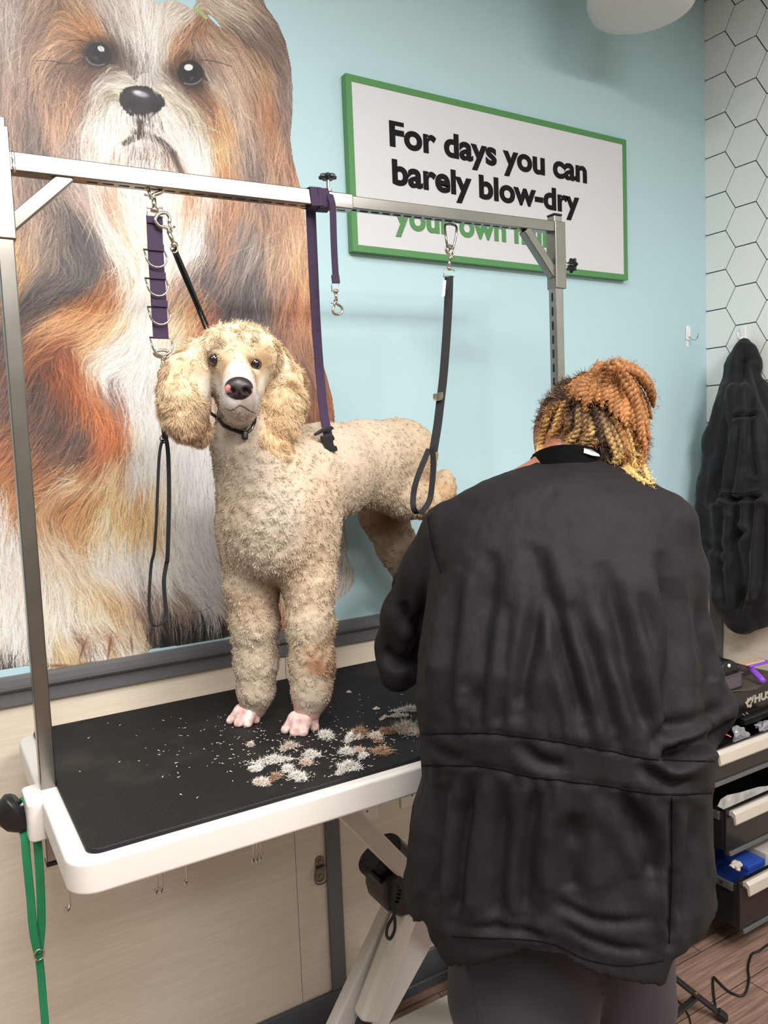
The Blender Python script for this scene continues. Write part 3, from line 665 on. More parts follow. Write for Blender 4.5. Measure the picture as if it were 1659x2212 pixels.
# motor box
mx_ = [atY(x, y, 1.43) for x, y in ((790, 1850), (800, 1838), (852, 1896), (852, 1955), (842, 1975), (832, 1962), (830, 1920))]
mk('motor_housing', MB().prism([atY(x, y, 1.385) for x, y in ((833, 1905), (872, 1880), (905, 1912), (900, 1975), (868, 1985), (838, 1972), (831, 1945))], (0, .09, 0)), M_blk, tb, bevel=.010, seg=3)
mk('motor_barrel', MB().tube([atY(800, 1855, 1.44), atY(905, 1955, 1.44)], .034, 20), M_blk, tb, smooth=False, bevel=.004)
mk('motor_barrel', MB().tube([atY(826, 1842, 1.46), atY(880, 1895, 1.46)], .050, 24), M_blk, tb, bevel=.004)
mk('bracket', MB().prism([atY(x, y, 1.40) for x, y in ((799, 1887), (804, 1884), (838, 1912), (834, 1920))], (0, .05, 0)), M_blk, tb)
cab = [atY(x, y, 1.37) for x, y in ((862, 1915), (856, 1955), (850, 1978), (838, 2000), (835, 2020), (843, 2028), (852, 2010), (853, 1985), (850, 1975))]
mk('cable', MB().tube(smooth_path(cab, 60), .0035, 8), M_blk, tb, smooth=True)
for k in range(7):
    p = atY(865 - k*1.2, 1925 + k*4, 1.365); mk('cable_boot', MB().lathe(p, (0, 0, 1), [(.003, -.002), (.006, -.001), (.006, .001), (.003, .002)], 10), M_blk, tb) if k % 2 == 0 else None

# ------------------------------------------------------------------ grooming arm
arm = thing('grooming_frame', 'silver square-tube overhead frame clamped across the grooming table', 'grooming frame', (.158, PY, .86))
XL, XRp = .158, 1.3575
def post(x, z0, z1, s, name, m=M_steel):
    return mk(name, MB().box((x - s/2, PY - s/2, z0), (x + s/2, PY + s/2, z1)), m, arm, bevel=.0022)
post(XL, .868, 2.10, .025, 'post'); post(XRp, .868, 2.082, .025, 'post')
post(XL, .860, .868, .027, 'end_cap', M_blk); post(XRp, .860, .868, .027, 'end_cap', M_blk); post(XRp, 2.082, 2.087, .027, 'end_cap', M_blk)
post(XL, 1.909, 2.085, .032, 'sleeve'); post(XRp + .003, 1.912, 2.068, .033, 'sleeve', M_alu)
def barz(x): return 2.032 + (x - .17)/(1.345 - .17)*.024
xs = .80
mk('crossbar', MB().beam((XL + .012, PY, barz(.17)), (xs, PY, barz(xs)), (0, 0, 1), .030, .030), M_steel, arm, bevel=.0022)
mk('crossbar', MB().beam((xs - .02, PY, barz(xs)), (XRp - .012, PY, barz(1.345)), (0, 0, 1), .025, .0245), M_alu, arm, bevel=.002)
mk('weld', MB().tube([(.178, PY - .0155, 2.015 + .0036*k) for k in range(10)], [.003, .002, .0034, .002, .003, .0022, .0034, .002, .003, .002], 8), M_chrome, arm, smooth=True)
mk('brace', MB().beam((.165, PY, 1.932), (.262, PY, 2.024), (0, 1, 0), .022, .022), M_alu, arm, bevel=.002)
mk('brace', MB().beam((1.262, PY, 2.042), (1.350, PY, 1.944), (0, 1, 0), .022, .022), M_alu, arm, bevel=.002)
sl = MB(); sl2 = MB()
for k in range(38):
    x = .30 + k*.0266
    if 1.235 < x: break
    zb = barz(x) - (.0153 if x < xs else .0128)
    sl.prism([(x + u, PY + v, zb) for u, v in rrect(-.0095, .0095, -.0027, .0027, .0026, 3)], (0, 0, .0006))
for k in range(26):
    z = 1.893 - k*.0335
    sl2.prism([(XRp - .0128, PY + v, z + u) for u, v in rrect(-.0105, .0105, -.003, .003, .0028, 3)], (.0006, 0, 0))
mk('slot_row', sl, M_slot, arm); mk('slot_row', sl2, M_slot, arm)
def knob(c, ax, name, m_stem=M_chrome):
    c = V(*c); ax = nrm(ax)
    k = mk(name, MB().lathe(c + ax*.028, ax, [(.010, 0), (.016, .002), (.016, .007), (.012, .0095), (.004, .010)], 42, 7, .16), M_blk, arm, smooth=False, bevel=.0006)
    mk('knob_stem', MB().lathe(c, ax, [(.0075, 0), (.0075, .009), (.0035, .0095), (.0035, .030)], 16), m_stem, k, smooth=False)
knob((.752, PY, barz(.752) + .014), (0, 0, 1), 'knob'); knob((XRp + .018, PY - .004, 1.972), (1, 0, 0), 'knob')
# big clamp knob at the left, with a threaded pin into the clamp seat
kc = atY(33, 1752, PY); pin = V(.131, PY, .982)
ax = nrm(kc - pin)
prof = [(.004, -.012), (.030, -.012), (.036, -.004), (.031, .012), (.018, .026), (.004, .031)]
mk('clamp_knob', MB().lathe(kc, ax, prof, 36, 3, .14), M_blk, arm, bevel=.002)
mk('clamp_pin', MB().tube([kc, pin], .0045, 12), M_chrome, arm)

# ------------------------------------------------------------------ straps and leads
M_purp = mat('purple_webbing', (50, 32, 60), .75, bump=.25, bscale=900, dist=.0006)
M_blkw = mat('black_webbing', (13, 13, 16), .75, bump=.35, bscale=700, dist=.0006)
M_green = mat('green_webbing', (22, 118, 74), .8, bump=.4, bscale=800, dist=.0006)
M_ring = mat('nickel_ring', (200, 192, 178), .2, metal=1.)
FW = nrm(V(1, 0, 0))
def ringU(c, w, h, r, parent, name='d_ring', m=M_ring, tilt=0):
    # a D: straight bar on top, round below, in the plane of the wall
    pts = [(-w/2, 0), (-w/2, -h*.45)] + [(w/2*math.cos(a), -h*.45 + h*.55*math.sin(a)) for a in np.linspace(math.pi*1.02, math.pi*1.98, 12)] + [(w/2, -h*.45), (w/2, 0)]
    P = [(c[0] + x, c[1] + (.010 if z > -.002 else -.003 if z < -h*.4 else .002), c[2] + z) for x, z in pts]
    return mk(name, MB().tube(P, r, 8, closed=True), m, parent, smooth=True)
def loop_ring(c, rx, rz, r, parent, name='ring', n=24, m=M_ring, ydir=0.):
    P = [(c[0] + rx*math.cos(a), c[1] + ydir*rx*math.cos(a), c[2] + rz*math.sin(a)) for a in np.linspace(0, 2*math.pi, n, endpoint=False)]
    return mk(name, MB().tube(P, r, 8, closed=True), m, parent, smooth=True)
def snap(top, bot, parent, name='snap_hook', s=1., flip=1, eye=True):
    """bolt snap: swivel eye at `top`, shaft, and open hook at `bot`"""
    t, b = V(*top), V(*bot); d = b - t; L_ = np.linalg.norm(d); d /= L_
    sx = nrm(np.cross(d, V(0, 1, 0)))*flip
    g = lambda u, v: t + d*u*L_ + sx*v*s
    m = MB()
    m.lathe(g(.0, 0), d, [(.003*s, -.002), (.0055*s, 0), (.0055*s, .004), (.0030*s, .007)], 14)
    m.tube([g(.06, 0), g(.45, 0)], .0030*s, 10)
    m.tube(smooth_path([g(.42, 0), g(.55, .000), g(.68, .010), g(.86, .012), g(.98, .004), g(.96, -.007), g(.82, -.010), g(.68, -.007)], 40), [.0030*s]*1 + [.0026*s]*(len(smooth_path([g(.42, 0), g(.55, .000), g(.68, .010), g(.86, .012), g(.98, .004), g(.96, -.007), g(.82, -.010), g(.68, -.007)], 40)) - 1), 8)
    m.tube([g(.40, -.0035), g(.72, -.0065)], .0022*s, 8); m.tube([g(.52, -.004), g(.52, -.012)], .0016*s, 8)
    return mk(name, m, M_ring, parent, smooth=True)
def P(px, py, y=PY): return atY(px, py, y)
# purple D-ring strap hanging from the left of the bar
YS = PY
s1 = thing('d_ring_strap', 'purple strap with four metal D-rings hanging from the left part of the bar', 'strap', P(330, 405))
pts = smooth_path([P(333, 466, YS), P(336, 540, YS), P(341, 620, YS), P(345, 690, YS), P(348, 732, YS)], 30)
mk('webbing', MB().strap(pts, (1, 0, 0), .0275, .003), M_purp, s1, bevel=.0006)
for (x, y) in ((334, 478), (337, 537), (341, 598), (345, 658)):
    p = P(x, y, YS - .003); mk('webbing_fold', MB().strap([p + V(0, 0, .008), p, p - V(0, 0, .004)], (1, 0, 0), .0285, .0035), M_purp, s1, bevel=.0006)
for (x, y) in ((336, 538), (339, 600), (344, 662), (349, 728)):
    ringU(P(x, y, YS - .005), .037, .032, .0018, s1)
snap(P(334, 457), P(330, 392), s1, s=1.35, flip=-1)
fr = [P(x, y) for x, y in ((318, 466), (318, 449), (351, 449), (351, 468))]
mk('strap_eye', MB().tube(fr, .0018, 8, closed=True), M_ring, s1, smooth=True)
# small hook, ring and thin black cord loop hanging beside the dog's ear
s2 = thing('cord_loop', 'thin black cord noose hanging straight down behind the dog\'s ear', 'lead', P(350, 762))
snap(P(353, 793), P(349, 756), s2, s=1.1); loop_ring(P(350, 812), .0075, .014, .0015, s2)
mk('rope', MB().tube([P(350, 822), P(353, 860), P(355, 915)], .0042, 10), mat('speckled_rope', (120, 118, 116), .9, var=.7, vscale=500), s2, smooth=True)
mk('sleeve', MB().tube(smooth_path([P(355, 912), P(356, 930), P(357, 948)], 12), .0058, 10), M_blkw, s2, smooth=True)
loop_ring(P(353, 948), .006, .007, .0014, s2)
yl = PY
lp = [(356, 940), (361, 960), (364, 1000), (365, 1090), (362, 1200), (359, 1220), (354, 1260), (359, 1330), (352, 1345), (336, 1352), (326, 1340), (322, 1300), (325, 1240), (328, 1212), (333, 1190), (338, 1120), (343, 1000), (347, 965), (352, 950)]
lpp = smooth_path([P(x, y, yl - .01*math.sin(i*.9)) for i, (x, y) in enumerate(lp)], 110)
mk('cord', MB().strap(lpp, (.75, -.6, 0), [.0075 if i < 50 else .0052 for i in range(len(lpp))], .003), M_blkw, s2, bevel=.0008)
# black slip lead from the strap's eye to the dog's neck
s3 = thing('slip_lead', 'black slip lead running from the purple strap\'s top down behind the dog\'s head', 'lead', P(345, 465))
snap(P(378, 532, 1.41), P(347, 460, 1.41), s3, s=1.2); 
loop_ring(P(376, 536, 1.41), .006, .008, .0016, s3)
Q = lambda x, y, u: atY(x, y, 1.41 + (.075)*u)
mk('webbing', MB().strap([Q(376, 537, 0), Q(392, 580, .2), Q(420, 650, .6), Q(440, 702, .95), Q(446, 716, 1.)], (.75, .3, .4), [.013, .011, .006, .004, .004], .003), M_blkw, s3, bevel=.0006)
mk('webbing', MB().strap([Q(384, 550, 0), Q(404, 596, .2), Q(428, 655, .6), Q(449, 703, .95), Q(455, 716, 1.)], (.75, .3, .4), [.006, .006, .005, .004, .004], .003), M_blkw, s3, bevel=.0006)
# purple belly strap
s4 = thing('belly_strap', 'long purple belly strap looped over the bar with a black buckle above the dog\'s back', 'strap', P(690, 430))
yb = 1.47
bz = barz(.735); hw = .0168
lo = [(.742, PY + math.copysign(1, a)*b_*1., bz + c_) for a, b_, c_ in ()]
wrap = [(0, -hw, -hw), (0, -hw, hw), (0, hw, hw), (0, hw, -hw)]
def wrapstrap(x0, x1, w, tdir, name):
    P_ = [V(x0 + (x1-x0)*k/4, PY + a*hw, bz + (.0006 + b*hw)) for k, (a, b) in enumerate(((1, -1), (1, 1), (-1, 1), (-1, -1), (1, -1.05)))]
    return mk(name, MB().strap(P_, (1, 0, 0), w, .0025), M_purp, s4, bevel=.0005)
wrapstrap(.709, .722, .026, 0, 'wrap'); wrapstrap(.722, .742, .026, 0, 'wrap')
sb = [V(.741, PY + .014, bz + .020), V(.748, PY - .004, bz + .020), atY(716, 432, PY - .022), atY(719, 455, PY - .022), atY(721, 520, PY - .018), atY(724, 580, PY - .016), atY(726, 606, PY - .016)]
mk('webbing', MB().strap(smooth_path(sb, 40), (1, .1, 0), .0145, .0025), M_purp, s4, bevel=.0005)
mk('webbing_fold', MB().strap([atY(724, 594, PY - .019), atY(726, 612, PY - .019)], (1, 0, -.1), .0165, .005), M_purp, s4, bevel=.0008)
fr = [atY(x, y, PY - .016) for x, y in ((716, 609), (717, 629), (733, 628), (731, 606))]
mk('strap_eye', MB().tube(fr, .0013, 8, closed=True), M_ring, s4, smooth=True)
snap(atY(725, 627, PY - .016), atY(729, 680, PY - .016), s4, s=1.0)
# black leash with carabiner at the right of the bar
s5 = thing('leash', 'black webbing leash with a hand loop hanging from a silver carabiner on the bar', 'leash', P(972, 482))
ca = [(962, 486), (983, 487), (986, 500), (981, 528), (974, 537), (967, 532), (963, 510)]
mk('carabiner', MB().tube(smooth_path([P(x, y, PY - .016 + .02*(i in (0, 1))) for i, (x, y) in enumerate(ca)], 50, closed=True), .0026, 10, closed=True), M_alu, s5, smooth=True)
loop_ring(P(969, 542, PY - .012), .005, .010, .0018, s5, ydir=.8)
snap(P(970, 582, PY - .01), P(973, 530, PY - .01), s5, s=.95)
mk('strap_eye', MB().tube([P(x, y, PY - .01) for x, y in ((958, 598), (960, 583), (981, 583), (981, 598))], .0014, 8, closed=True), M_ring, s5, smooth=True)
l5 = [(970, 596), (969, 640), (966, 700), (962, 760), (957, 820), (951, 870), (945, 920), (936, 975)]
mk('webbing', MB().strap(smooth_path([P(x, y, PY - .01) for x, y in l5], 50), (.8, -.6, 0), .0185, .0035), M_blkw, s5, bevel=.0007)
lo5 = [(934, 965), (936, 1000), (934, 1040), (928, 1080), (914, 1102), (901, 1108), (893, 1095), (893, 1070), (899, 1040), (914, 1000), (927, 970)]
mk('hand_loop', MB().strap(smooth_path([P(x, y, PY - .012 + (.004 if i > 6 else -.004)) for i, (x, y) in enumerate(lo5)], 80), (.7, -.7, 0), .0125, .003), M_blkw, s5, bevel=.0006)
mk('crimp', MB().prism([P(x, y, PY - .018) for x, y in ((942, 850), (957, 846), (958, 858), (955, 864), (947, 866), (942, 862))], (0, .012, 0)), M_ring, s5, bevel=.001)
mk('webbing_tail', MB().strap([P(961, 606, PY - .022), P(958, 640, PY - .022)], (.6, -.8, 0), .006, .002), M_ring, s5)
# green lead on the clamp pin
s6 = thing('green_leash', 'green webbing leash draped over the clamp pin at the table\'s left end', 'leash', atY(75, 1730, PY))
pp = kc*.42 + pin*.58
g1 = [pp + V(0, .012, -.05), pp + V(0, .010, .001), pp + V(.002, 0, .0075), pp + V(.004, -.010, .002), atY(77, 1790, 1.39), atY(84, 1860, 1.38), atY(88, 1930, 1.38), atY(89, 2000, 1.38), atY(84, 2060, 1.38)]
g2 = [pp + V(-.012, .004, -.035), atY(52, 1800, 1.40), atY(58, 1860, 1.39), atY(66, 1940, 1.385), atY(72, 2010, 1.38), atY(82, 2060, 1.378)]
mk('webbing', MB().strap(smooth_path(g1, 60), (.9, -.4, 0), .0135, .0025), M_green, s6, bevel=.0005)
mk('webbing', MB().strap(smooth_path(g2, 60), (.9, -.4, 0), .0135, .0025), M_green, s6, bevel=.0005)
mk('webbing', MB().strap(smooth_path([atY(83, 2058, 1.38), atY(88, 2100, 1.38), atY(93, 2160, 1.38), atY(99, 2230, 1.38), atY(102, 2300, 1.38), V(.125, 1.38, .40)], 40), (.9, -.4, 0), .0125, .003), M_green, s6, bevel=.0005)
loop_ring(atY(85, 2062, 1.375), .008, .009, .0014, s6)
# ------------------------------------------------------------------ things on the walls
M_signw = mat('sign_white', (205, 205, 208), .45)
M_signg = mat('sign_green', (78, 134, 78), .45)
M_ink = mat('sign_black', (22, 19, 21), .8, spec=.2)
def text_mesh(s, bold=.018, depth=.02, space=1.0):
    cu = bpy.data.curves.new('t', 'FONT'); cu.body = s; cu.size = 1; cu.offset = bold; cu.extrude = depth; cu.space_character = space; cu.resolution_u = 6
    o = bpy.data.objects.new('t', cu); sc.collection.objects.link(o)
    dg = bpy.context.evaluated_depsgraph_get(); me = bpy.data.meshes.new_from_object(o.evaluated_get(dg))
    v = np.array([q.co[:] for q in me.vertices]); f = [tuple(p.vertices) for p in me.polygons]
    bpy.data.objects.remove(o); bpy.data.curves.remove(cu); bpy.data.meshes.remove(me)
    return v, f
def lettering(s, x0, x1, zb, cap, m, parent, bold=.033, y=D - .0225, capfrac=.729, th=.0012, name='lettering', space=1.0):
    v, f = text_mesh(s, bold, .02, space)
    sx = (x1 - x0)/(v[:, 0].max() - v[:, 0].min()); sz = cap/capfrac
    yy = v[:, 1]; xh = .52; yy = np.where(yy < 0, yy*1.08, np.where(yy < xh, yy*(.57/xh), .57 + (yy - xh)*(capfrac + .02 - .57)/(capfrac + .02 - xh)))
    v[:, 1] = yy
    w_ = np.stack([x0 + (v[:, 0] - v[:, 0].min())*sx, y - v[:, 2]/.02*th, zb + v[:, 1]*sz], 1)
    return mkobj(name, w_, f, m, parent, fix=False)
sg = thing('wall_sign', 'white sign with a green border and bold lettering on the teal wall', 'sign', (1.508, D, 2.052))
X0, X1, Z0, Z1 = 1.004, 2.011, 2.052, 2.486
mk('board', MB().box((X0 + .004, D - .022, Z0 + .004), (X1 - .004, D - .001, Z1 - .004)), M_signw, sg)
bw = .0165; b_ = MB()
b_.box((X0, D - .0235, Z0), (X1, D - .0005, Z0 + bw)); b_.box((X0, D - .0235, Z1 - bw), (X1, D - .0005, Z1))
b_.box((X0, D - .0234, Z0 + bw), (X0 + bw, D - .0005, Z1 - bw)); b_.box((X1 - bw, D - .0234, Z0 + bw), (X1, D - .0005, Z1 - bw))
mk('border', b_, M_signg, sg)
lettering('For days you can', 1.128, 1.836, 2.332, .0625, M_ink, sg)
lettering('barely blow-dry', 1.132, 1.802, 2.236, .0625, M_ink, sg)
lettering('your own hair', 1.133, 1.690, 2.125, .0625, M_signg, sg)
# tie ring
M_zinc = mat('zinc', (120, 112, 104), .4, metal=1.)
tr = thing('tie_ring', 'small metal tie-down ring screwed to the cream wall panel', 'wall ring', (.838, D, .41))
cx_, cz_ = .838, .452
mk('plate', MB().prism([(cx_ + x, D - .003, cz_ + z) for x, z in rrect(-.0125, .0125, -.035, .036, .012, 6)], (0, .0029, 0)), M_zinc, tr, bevel=.0008)
for z in (.022, -.018): mk('screw', MB().lathe((cx_, D - .003, cz_ + z), (0, -1, 0), [(.0055, 0), (.005, .0015), (.001, .002)], 14), M_zinc, tr)
mk('saddle', MB().box((cx_ - .0135, D - .008, cz_ + .002), (cx_ + .0135, D - .003, cz_ + .009)), M_zinc, tr, bevel=.002)
rp_ = [(-.012, .005), (-.0185, -.008), (-.0185, -.024), (-.010, -.036), (.010, -.036), (.0185, -.024), (.0185, -.008), (.012, .005)]
mk('ring', MB().tube(smooth_path([(cx_ + x, D - .008, cz_ + z) for x, z in rp_], 40, closed=True), .0022, 8, closed=True), M_zinc, tr, smooth=True)
# outlets
M_outlet = mat('outlet_white', (218, 212, 206), .4)
def outlet(cx, zc, label, dz=0):
    t = thing('wall_outlet', label, 'outlet', (cx, D, zc - .057))
    mk('cover_plate', MB().prism([(cx + x, D - .005, zc + z) for x, z in rrect(-.036, .036, -.058, .058, .004, 3)], (0, .0049, 0)), M_outlet, t, bevel=.0015)
    for s in (1, -1):
        c = zc + s*.0195
        body = mk('receptacle', MB().prism([(cx + x*(.0172), D - .0065, c + z) for x, z in [(math.cos(a), max(-.0143, min(.0143, .0172*math.sin(a)))) for a in np.linspace(0, 2*math.pi, 28, endpoint=False)]], (0, .0015, 0)), M_outlet, t, bevel=.0006)
        h = MB(); h.box((cx - .0078, D - .0068, c + .000), (cx - .0062, D - .0064, c + .0085)).box((cx - .0108, D - .0068, c + .0032), (cx - .0062, D - .0064, c + .0048)).box((cx + .0058, D - .0068, c + .001), (cx + .0073, D - .0064, c + .008))
        h.prism([(cx + .0028*math.cos(a), D - .0068, c - .0075 + .0028*math.sin(a)) for a in np.linspace(0, 2*math.pi, 12, endpoint=False)], (0, .0004, 0))
        mk('slots', h, M_slot, body)
    return t
outlet(.985, .597, 'white wall outlet under the table just right of the grey upright strip')
outlet(1.130, .602, 'white wall outlet half hidden by the black smock\'s left edge')
# adhesive hooks
M_hookw = mat('hook_white', (232, 232, 230), .3)
def ahook_Y(cx, zt):
    t = thing('adhesive_hook', 'white adhesive hook with a wire hook, empty, on the teal wall', 'hook', (cx, D, zt - .075))
    mk('backplate', MB().prism([(cx + x, D - .006, zt + z) for x, z in rrect(-.0105, .0105, -.050, 0, .006, 5)], (0, .0059, 0)), M_hookw, t, bevel=.0025)
    mk('adhesive_tab', MB().prism([(cx + x, D - .0012, zt + z) for x, z in rrect(-.0075, .0075, -.072, -.045, .007, 5)], (0, .0011, 0)), M_hookw, t)
    hp = smooth_path([(cx, D - .006, zt - .030), (cx, D - .012, zt - .042), (cx, D - .026, zt - .052), (cx, D - .040, zt - .045), (cx, D - .044, zt - .030)], 30)
    mk('wire_hook', MB().tube(hp, .0016, 8), M_chrome, t, smooth=True)
    mk('wire_cap', MB().box((cx - .005, D - .010, zt - .040), (cx + .005, D - .006, zt - .018)), M_hookw, t, bevel=.002)
ahook_Y(2.329, 1.925)
YH = 1.655
t = thing('adhesive_hook', 'white adhesive hook on the hexagon tiles carrying the black jacket', 'hook', (XR, YH, 1.84))
mk('backplate', MB().prism([(XR - .006, YH + y, 1.905 + z) for y, z in rrect(-.011, .011, -.060, 0, .006, 5)], (.0059, 0, 0)), M_hookw, t, bevel=.0025)
mk('hook_arm', MB().tube(smooth_path([(XR - .006, YH, 1.870), (XR - .016, YH, 1.862), (XR - .028, YH, 1.868), (XR - .032, YH, 1.885)], 20), .004, 10), M_hookw, t, smooth=True)
# white duct end near the ceiling
dc = V(1.79, 1.52, 0); dz0 = 2.69
t = thing('ceiling_duct', 'white round duct end hanging from the ceiling above the corner', 'duct', (dc[0], dc[1], dz0))
mk('duct_body', MB().lathe((dc[0], dc[1], dz0), (0, 0, 1), [(.06, 0), (.11, .004), (.135, .016), (.145, .04), (.146, .10), (.146, CEIL - dz0 - .002)], 48), mat('duct_white', (206, 206, 204), .6), t, smooth=True)
mk('duct_seam', MB().lathe((dc[0], dc[1], dz0 + .085), (0, 0, 1), [(.1465, 0), (.149, .002), (.149, .007), (.1465, .009)], 48), mat('duct_seam', (180, 182, 182), .6), t, smooth=True)
for (x, y) in ((.1, .15), (1.35, -.9), (-1.5, .2), (.2, -1.9)):
    sx_, sy_ = (.32, .62) if x in (.1, -1.5) else (.62, .32)
    lt = {(.1, .15): 'ceiling light panel in front of the teal wall, nearest the mural', (1.35, -.9): 'ceiling light panel nearest the tiled wall', (-1.5, .2): 'ceiling light panel nearest the left wall', (.2, -1.9): 'ceiling light panel farthest from the mural'}[(x, y)]
    t = thing('ceiling_light', lt, 'ceiling light', (x, y, CEIL), 'ceiling light panels')
    f_ = MB()
    f_.box((x - sx_, y - sy_, CEIL - .03), (x + sx_, y - sy_ + .02, CEIL)).box((x - sx_, y + sy_ - .02, CEIL - .03), (x + sx_, y + sy_, CEIL)).box((x - sx_, y - sy_ + .02, CEIL - .03), (x - sx_ + .02, y + sy_ - .02, CEIL)).box((x + sx_ - .02, y - sy_ + .02, CEIL - .03), (x + sx_, y + sy_ - .02, CEIL))
    mk('frame', f_, M_white, t)
# ------------------------------------------------------------------ tool cabinet with open drawers, right
M_cab = mat('black_enamel', (24, 23, 24), .22, coat=.3)
M_cabi = mat('drawer_black', (20, 19, 20), .6)
M_handle = mat('drawer_pull_aluminium', (214, 206, 196), .35, metal=.35)
M_slide = mat('zinc_slide', (150, 156, 148), .3, metal=.9)
cb = thing('tool_cabinet', 'black steel tool cabinet with pulled-out drawers against the right wall', 'tool cabinet', (2.1, 1.63, 0))
CX0, CX1, CY0, CY1 = 1.80, 2.412, 1.480, 1.775
body = MB()
body.box((CX0, CY0, .04), (1.945, CY1, .66)); body.box((2.385, CY0, .04), (CX1, CY1, .66))
body.box((1.945, CY1 - .01, .04), (2.385, CY1, .66)); body.box((1.945, CY0, .04), (2.385, CY1 - .01, .075))
for z in (.268, .466): body.box((1.945, CY0, z), (2.385, CY1 - .01, z + .030))
mk('body', body, M_cab, cb, bevel=.002)
mk('top_chest', MB().box((CX0, CY0, .66), (CX1, CY1, .750)), M_cab, cb, bevel=.004)
mk('plinth', MB().box((CX0, CY0 + .002, .001), (CX1, CY1, .04)), mat('plinth_brown', (58, 44, 38), .5), cb)
def drawer(xl, xr, yf, z0, z1, pull_z, name='drawer'):
    yb_ = CY0 + .09; t = .004
    d = MB(); d.box((xl, yf, z0), (xr, yf + .012, z1))
    d.box((xl, yf + .012, z0 + .012), (xl + t, yb_, z1 - .012)); d.box((xr - t, yf + .012, z0 + .012), (xr, yb_, z1 - .012))
    d.box((xl + t, yf + .012, z0 + .012), (xr - t, yb_, z0 + .017)); d.box((xl + t, yb_ - t, z0 + .017), (xr - t, yb_, z1 - .012))
    o = mk(name, d, M_cab, cb, bevel=.0015)
    # aluminium pull along the top edge: a hollow rounded profile
    pr = [(0, .006), (-.012, .010), (-.022, .002), (-.026, -.026), (-.022, -.032), (-.017, -.030), (-.014, -.012), (-.006, -.008), (0, -.010)]
    mk('drawer_pull', MB().prism([(xl + .012, yf + y, pull_z + z) for y, z in pr], (xr - xl - .024, 0, 0)), M_handle, o, bevel=.0015)
    sl_ = MB(); zz = z1 - .022
    sl_.box((xl - .008, yf + .02, zz - .012), (xl, yb_, zz + .012))
    s_ = mk('drawer_slide', sl_, M_slide, o, bevel=.001)
    for y0, y1 in ((.05, .062), (.085, .092)): mk('slide_slot', MB().box((xl - .0088, yf + y0, zz - .005), (xl - .008, yf + y1, zz + .005)), M_slot, s_)
    lp_ = MB().box((xl + .012, yf - .006, z0 - .004), (xr - .012, yf + .003, z0 + .008))
    mk('drawer_lip', lp_, M_trim, o, bevel=.001)
    return o
drawer(1.965, 2.365, 1.352, .094, .250, .244)
drawer(1.965, 2.365, 1.396, .312, .449, .440)
drawer(1.880, 2.365, 1.385, .548, .648, .644)
# items in the drawers
M_paper = mat('glossy_leaflet', (214, 212, 206), .3, var=.45, vscale=30)
tag(mk('leaflet', MB().prism([atY(x, y, 1.43) for x, y in ((1551, 1742), (1558, 1727), (1572, 1718), (1600, 1712), (1640, 1700), (1672, 1697), (1700, 1730), (1690, 1745), (1600, 1760), (1570, 1752))], (0, .002, 0)), M_paper), 'curled glossy leaflet in the middle open drawer', 'leaflet')
M_blue = mat('blue_box', (40, 72, 158), .5)
tag(mk('blue_box', MB().box((2.06, 1.39, .115), (2.14, 1.52, .245)).box((2.058, 1.388, .235), (2.142, 1.522, .250)), M_blue, bevel=.002), 'blue carton in the lowest open drawer', 'box')
tag(mk('carton', MB().box((2.150, 1.39, .115), (2.26, 1.53, .262)).box((2.155, 1.386, .20), (2.255, 1.391, .205)), mat('carton_grey', (180, 176, 170), .6), bevel=.002), 'pale grey carton right of the blue carton in the lowest drawer', 'box')
def crumple(c, r, n, m, name, label, cat, sq=.5, seed=1, alpha=False):
    g = np.random.default_rng(seed); bm = bmesh.new(); bmesh.ops.create_icosphere(bm, subdivisions=3, radius=1)
    v = np.array([q.co[:] for q in bm.verts]); f = [tuple(x.index for x in p.verts) for p in bm.faces]; bm.free()
    k = 1 + .35*vnoise(v, 2.1, 0, seed) + .12*vnoise(v, 6, 1, seed)
    v = v*k[:, None]*np.array(r); return tag(mkobj(name, v + np.array(c), f, m), label, cat)
M_bag = mat('clear_plastic_film', (215, 215, 218), .12, trans=.55, alpha=.6)
c_ = atY(1600, 1590, 1.44)
crumple(c_, (.03, .02, .028), 3, M_bag, 'plastic_bag', 'crumpled clear plastic bag in the top open drawer', 'plastic bag', seed=2)
crumple(atY(1650, 1568, 1.46), (.03, .02, .012), 3, mat('grey_pouch', (150, 148, 156), .5), 'pouch', 'pale grey cloth pouch in the top open drawer beside the plastic bag', 'pouch', seed=3)
crumple(atY(1590, 1868, 1.40), (.018, .014, .008), 3, mat('tangled_fur', (190, 178, 165), .9), 'fur_wad', 'wad of pale fur by the blue carton in the lowest drawer', 'fur', seed=5)
tag(mk('plastic_stick', MB().beam(atY(1560, 1582, 1.43), atY(1578, 1591, 1.42), (0, 0, 1), .008, .003), mat('pink_plastic', (222, 100, 120), .5)), 'small pink plastic stick in the top open drawer', 'plastic stick')
# slim dark organiser with holes behind the drawer contents
og = MB().beam(atY(1604, 1560, 1.47), atY(1690, 1526, 1.47), (0, 0, 1), .020, .022)
tag(mk('tool_strip', og, M_blk, bevel=.004), 'black perforated strip lying across the top open drawer', 'tool strip')
for k, (x, y, l) in enumerate(((1604, 1546, 'left of two small bolts by the black perforated strip'), (1612, 1543, 'right of two small bolts by the black perforated strip'))):
    tag(mk('bolt', MB().lathe(atY(x, y, 1.45), (.3, -.5, .8), [(.003, 0), (.006, .001), (.006, .005), (.003, .006)], 6), M_chrome), 'small steel bolt, ' + l, 'bolt')
